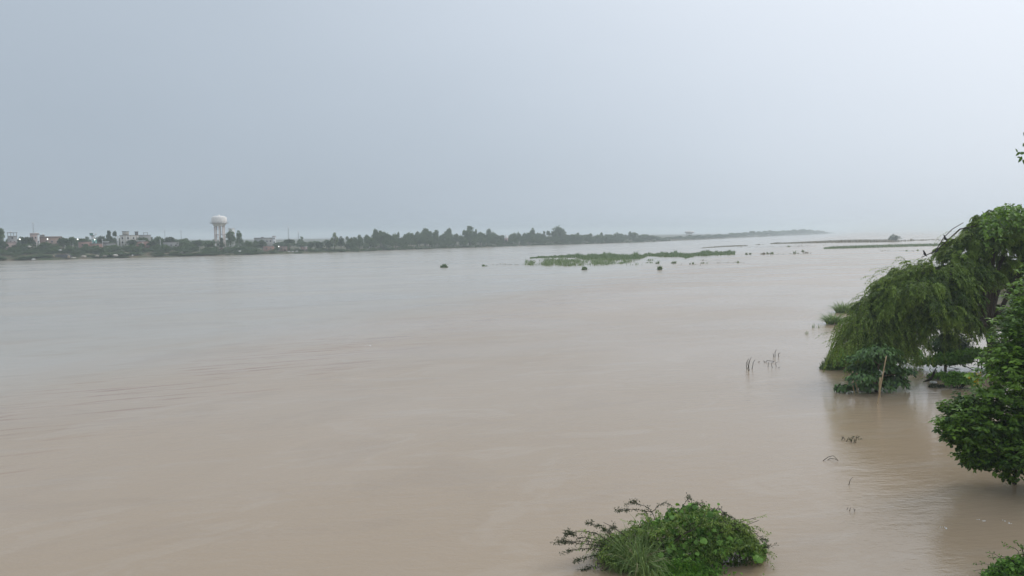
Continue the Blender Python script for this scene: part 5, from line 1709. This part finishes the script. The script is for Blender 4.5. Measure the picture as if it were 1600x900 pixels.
# heart-shaped vine leaves big enough to pick apart
HEART = []
for q in range(4):
    w_ = (1.0, .92, 1.06, .98)[q]
    out2 = [(0, 0.06), (.22, -.02), (.46, .14), (.50, .42), (.36, .72), (.14, .93), (0, 1.02)]
    V = [(x * w_, y, -abs(x) * .22 + (.06 if .3 < y < .8 else 0) - .14 * y * y) for x, y in out2] + [(-x * w_, y, -abs(x) * .22 + (.06 if .3 < y < .8 else 0) - .14 * y * y) for x, y in out2[1:-1]] + [(0, .5, .03)]
    F = [(0, 1, 12), (1, 2, 12), (2, 3, 12), (3, 4, 12), (4, 5, 12), (5, 6, 12), (6, 11, 12), (11, 10, 12), (10, 9, 12), (9, 8, 12), (8, 7, 12), (7, 0, 12)]
    mb = MB(); mb.add(V, np.array(F), (.25, .5, .7, .95)[q])
    HEART.append(mb.mesh("leaf", L['vine'], True))
org = Vector(mc)
for q in range(190):
    a = VPATCH[rng.integers(len(VPATCH))]
    p = vine_pt(a[0] + rng.normal(0, a[2] * .75), max(a[1] + rng.normal(0, a[3] * .75), 788)) + np.array([0, -.07, .05])
    up = Vector(nrm(rng.normal(0, .3, 3) + np.array([0, -.75, .65])))
    fw = Vector(nrm(rng.normal(0, .5, 3) + np.array([0, -.3, -.6])))
    sd = fw.cross(up).normalized(); fw = up.cross(sd).normalized()
    sc = rng.uniform(.15, .27)
    o = bpy.data.objects.new("leaf", HEART[rng.integers(4)]); COL.objects.link(o)
    o.parent = mound
    o.matrix_local = Matrix.Translation(Vector(p) - org) @ Matrix((sd, fw, up)).transposed().to_4x4() @ Matrix.Diagonal((sc, sc, sc, 1))

# long grass at the left front
gm = MB()
for (px, py, k, h, rad) in ((985, 885, 240, 62, 12), (1000, 895, 150, 70, 12), (970, 878, 120, 46, 12), (1010, 875, 110, 58, 10), (990, 870, 120, 52, 14), (1025, 868, 60, 56, 10), (958, 880, 90, 34, 14), (940, 872, 50, 24, 12), (972, 893, 90, 36, 14), (1012, 905, 90, 50, 14)):
    c = gp(px, py)
    c[2] = .02
    grass_clump(gm, c, k, rad * ms, h * ms * 1.5, .034, .75, .8, (.3, 1.0), .8)
gm.build("long_grass", L['reed'], mound)
gs = MB(); c = gp(995, 893); grass_clump(gs, c, 46, 12 * ms, 84 * ms, .036, .9, .8, (.3, 1), .8); gs.build("pale_grass", L['straw'], mound)

# bush at the lower right corner
cb = gp(1600, 908); t = thing("corner_bush", "green trailing bush in the lower right corner of the photo", "bush", tuple(cb)); s = cb[1] / FPX
lv, st = MB(), MB()
k = 2400
th = rng.uniform(0, 6.28, k); rr = np.sqrt(rng.random(k))
P = cb + np.stack([np.cos(th) * rr * 62 * s, np.sin(th) * rr * 40 * s, (1 - rr ** 2) * 36 * s * rng.uniform(.5, 1.05, k) + .05], 1)
leaf6(lv, P, nrm(rng.normal(0, .6, (k, 3)) + (-.1, -.3, -.1)), nrm(rng.normal(0, .35, (k, 3)) + (0, -.3, 1)), rng.uniform(.08, .2, k), rng.uniform(.06, .13, k), np.clip(rng.normal(.4, .25, k), 0, 1))
lv.build("crown", L['vine'], t)
for a_, b_ in (((1580, 900), (1520, 892)), ((1585, 895), (1525, 882)), ((1590, 885), (1540, 862)), ((1595, 880), (1545, 872)), ((1598, 872), (1570, 852)), ((1600, 870), (1588, 848)), ((1600, 890), (1535, 899)), ((1604, 880), (1596, 852))):
    p0, p1 = pd(*a_, cb[1]), pd(*b_, cb[1] - .2)
    Q = curve(p0, p1, n=7, jit=.03, up=.1); st.tube(Q, np.linspace(.012, .005, 7), 5)
    kk = 22; B = Q[rng.integers(1, 7, kk)] + rng.normal(0, .03, (kk, 3))
    sm = MB(); leafq(sm, B, unit(kk), unit(kk), .09, .04, rng.uniform(.1, .7, kk)); sm.build("leaf_spray", L['vine'], t, kind="stuff")
st.build("stem", M['bark_dark'], t)

# scraps of foam on the water
for px, py, lab in ((1535, 814, "small white foam fleck at the lower right, left of a similar pair"), (1574, 816, "small white foam fleck at the right edge water below the leafy tree"), (1478, 826, "faint pale fleck on the brown water left of the foam flecks"), (576, 540, "tiny white fleck afloat on the silt seam in mid-river")):
    c = gp(px, py); s = c[1] / FPX
    mb = MB()
    for q in range(5):
        x, y, r = rng.normal(0, 3 * s), rng.normal(0, 4 * s), rng.uniform(.6, 1.6) * s
        mb.lathe([(0, -.01), (r, -.01), (r * .8, .012), (0, .02)], 7, (c[0] + x, c[1] + y))
    tag(mb.build("foam_fleck", M['white'], origin=tuple(c), kind=None), lab, "foam")

# ------------------------------------------------------------------ the hazy air
m, n_, l_ = new_mat("haze_air")
_o = n_.new("ShaderNodeOutputMaterial"); _v = n_.new("ShaderNodeVolumePrincipled")
_v.inputs["Color"].default_value = (0.87, 0.955, 1.0, 1)
_v.inputs["Density"].default_value = 0.00044
_v.inputs["Anisotropy"].default_value = 0.35
l_.new(_v.outputs[0], _o.inputs["Volume"])
hz = MB().box(-9200, 9200, -200, 12300, -2.5, 40)
o = hz.build("haze", m, kind="stuff")
o["label"] = "thin pale haze over the river and the far shore"; o["category"] = "haze"
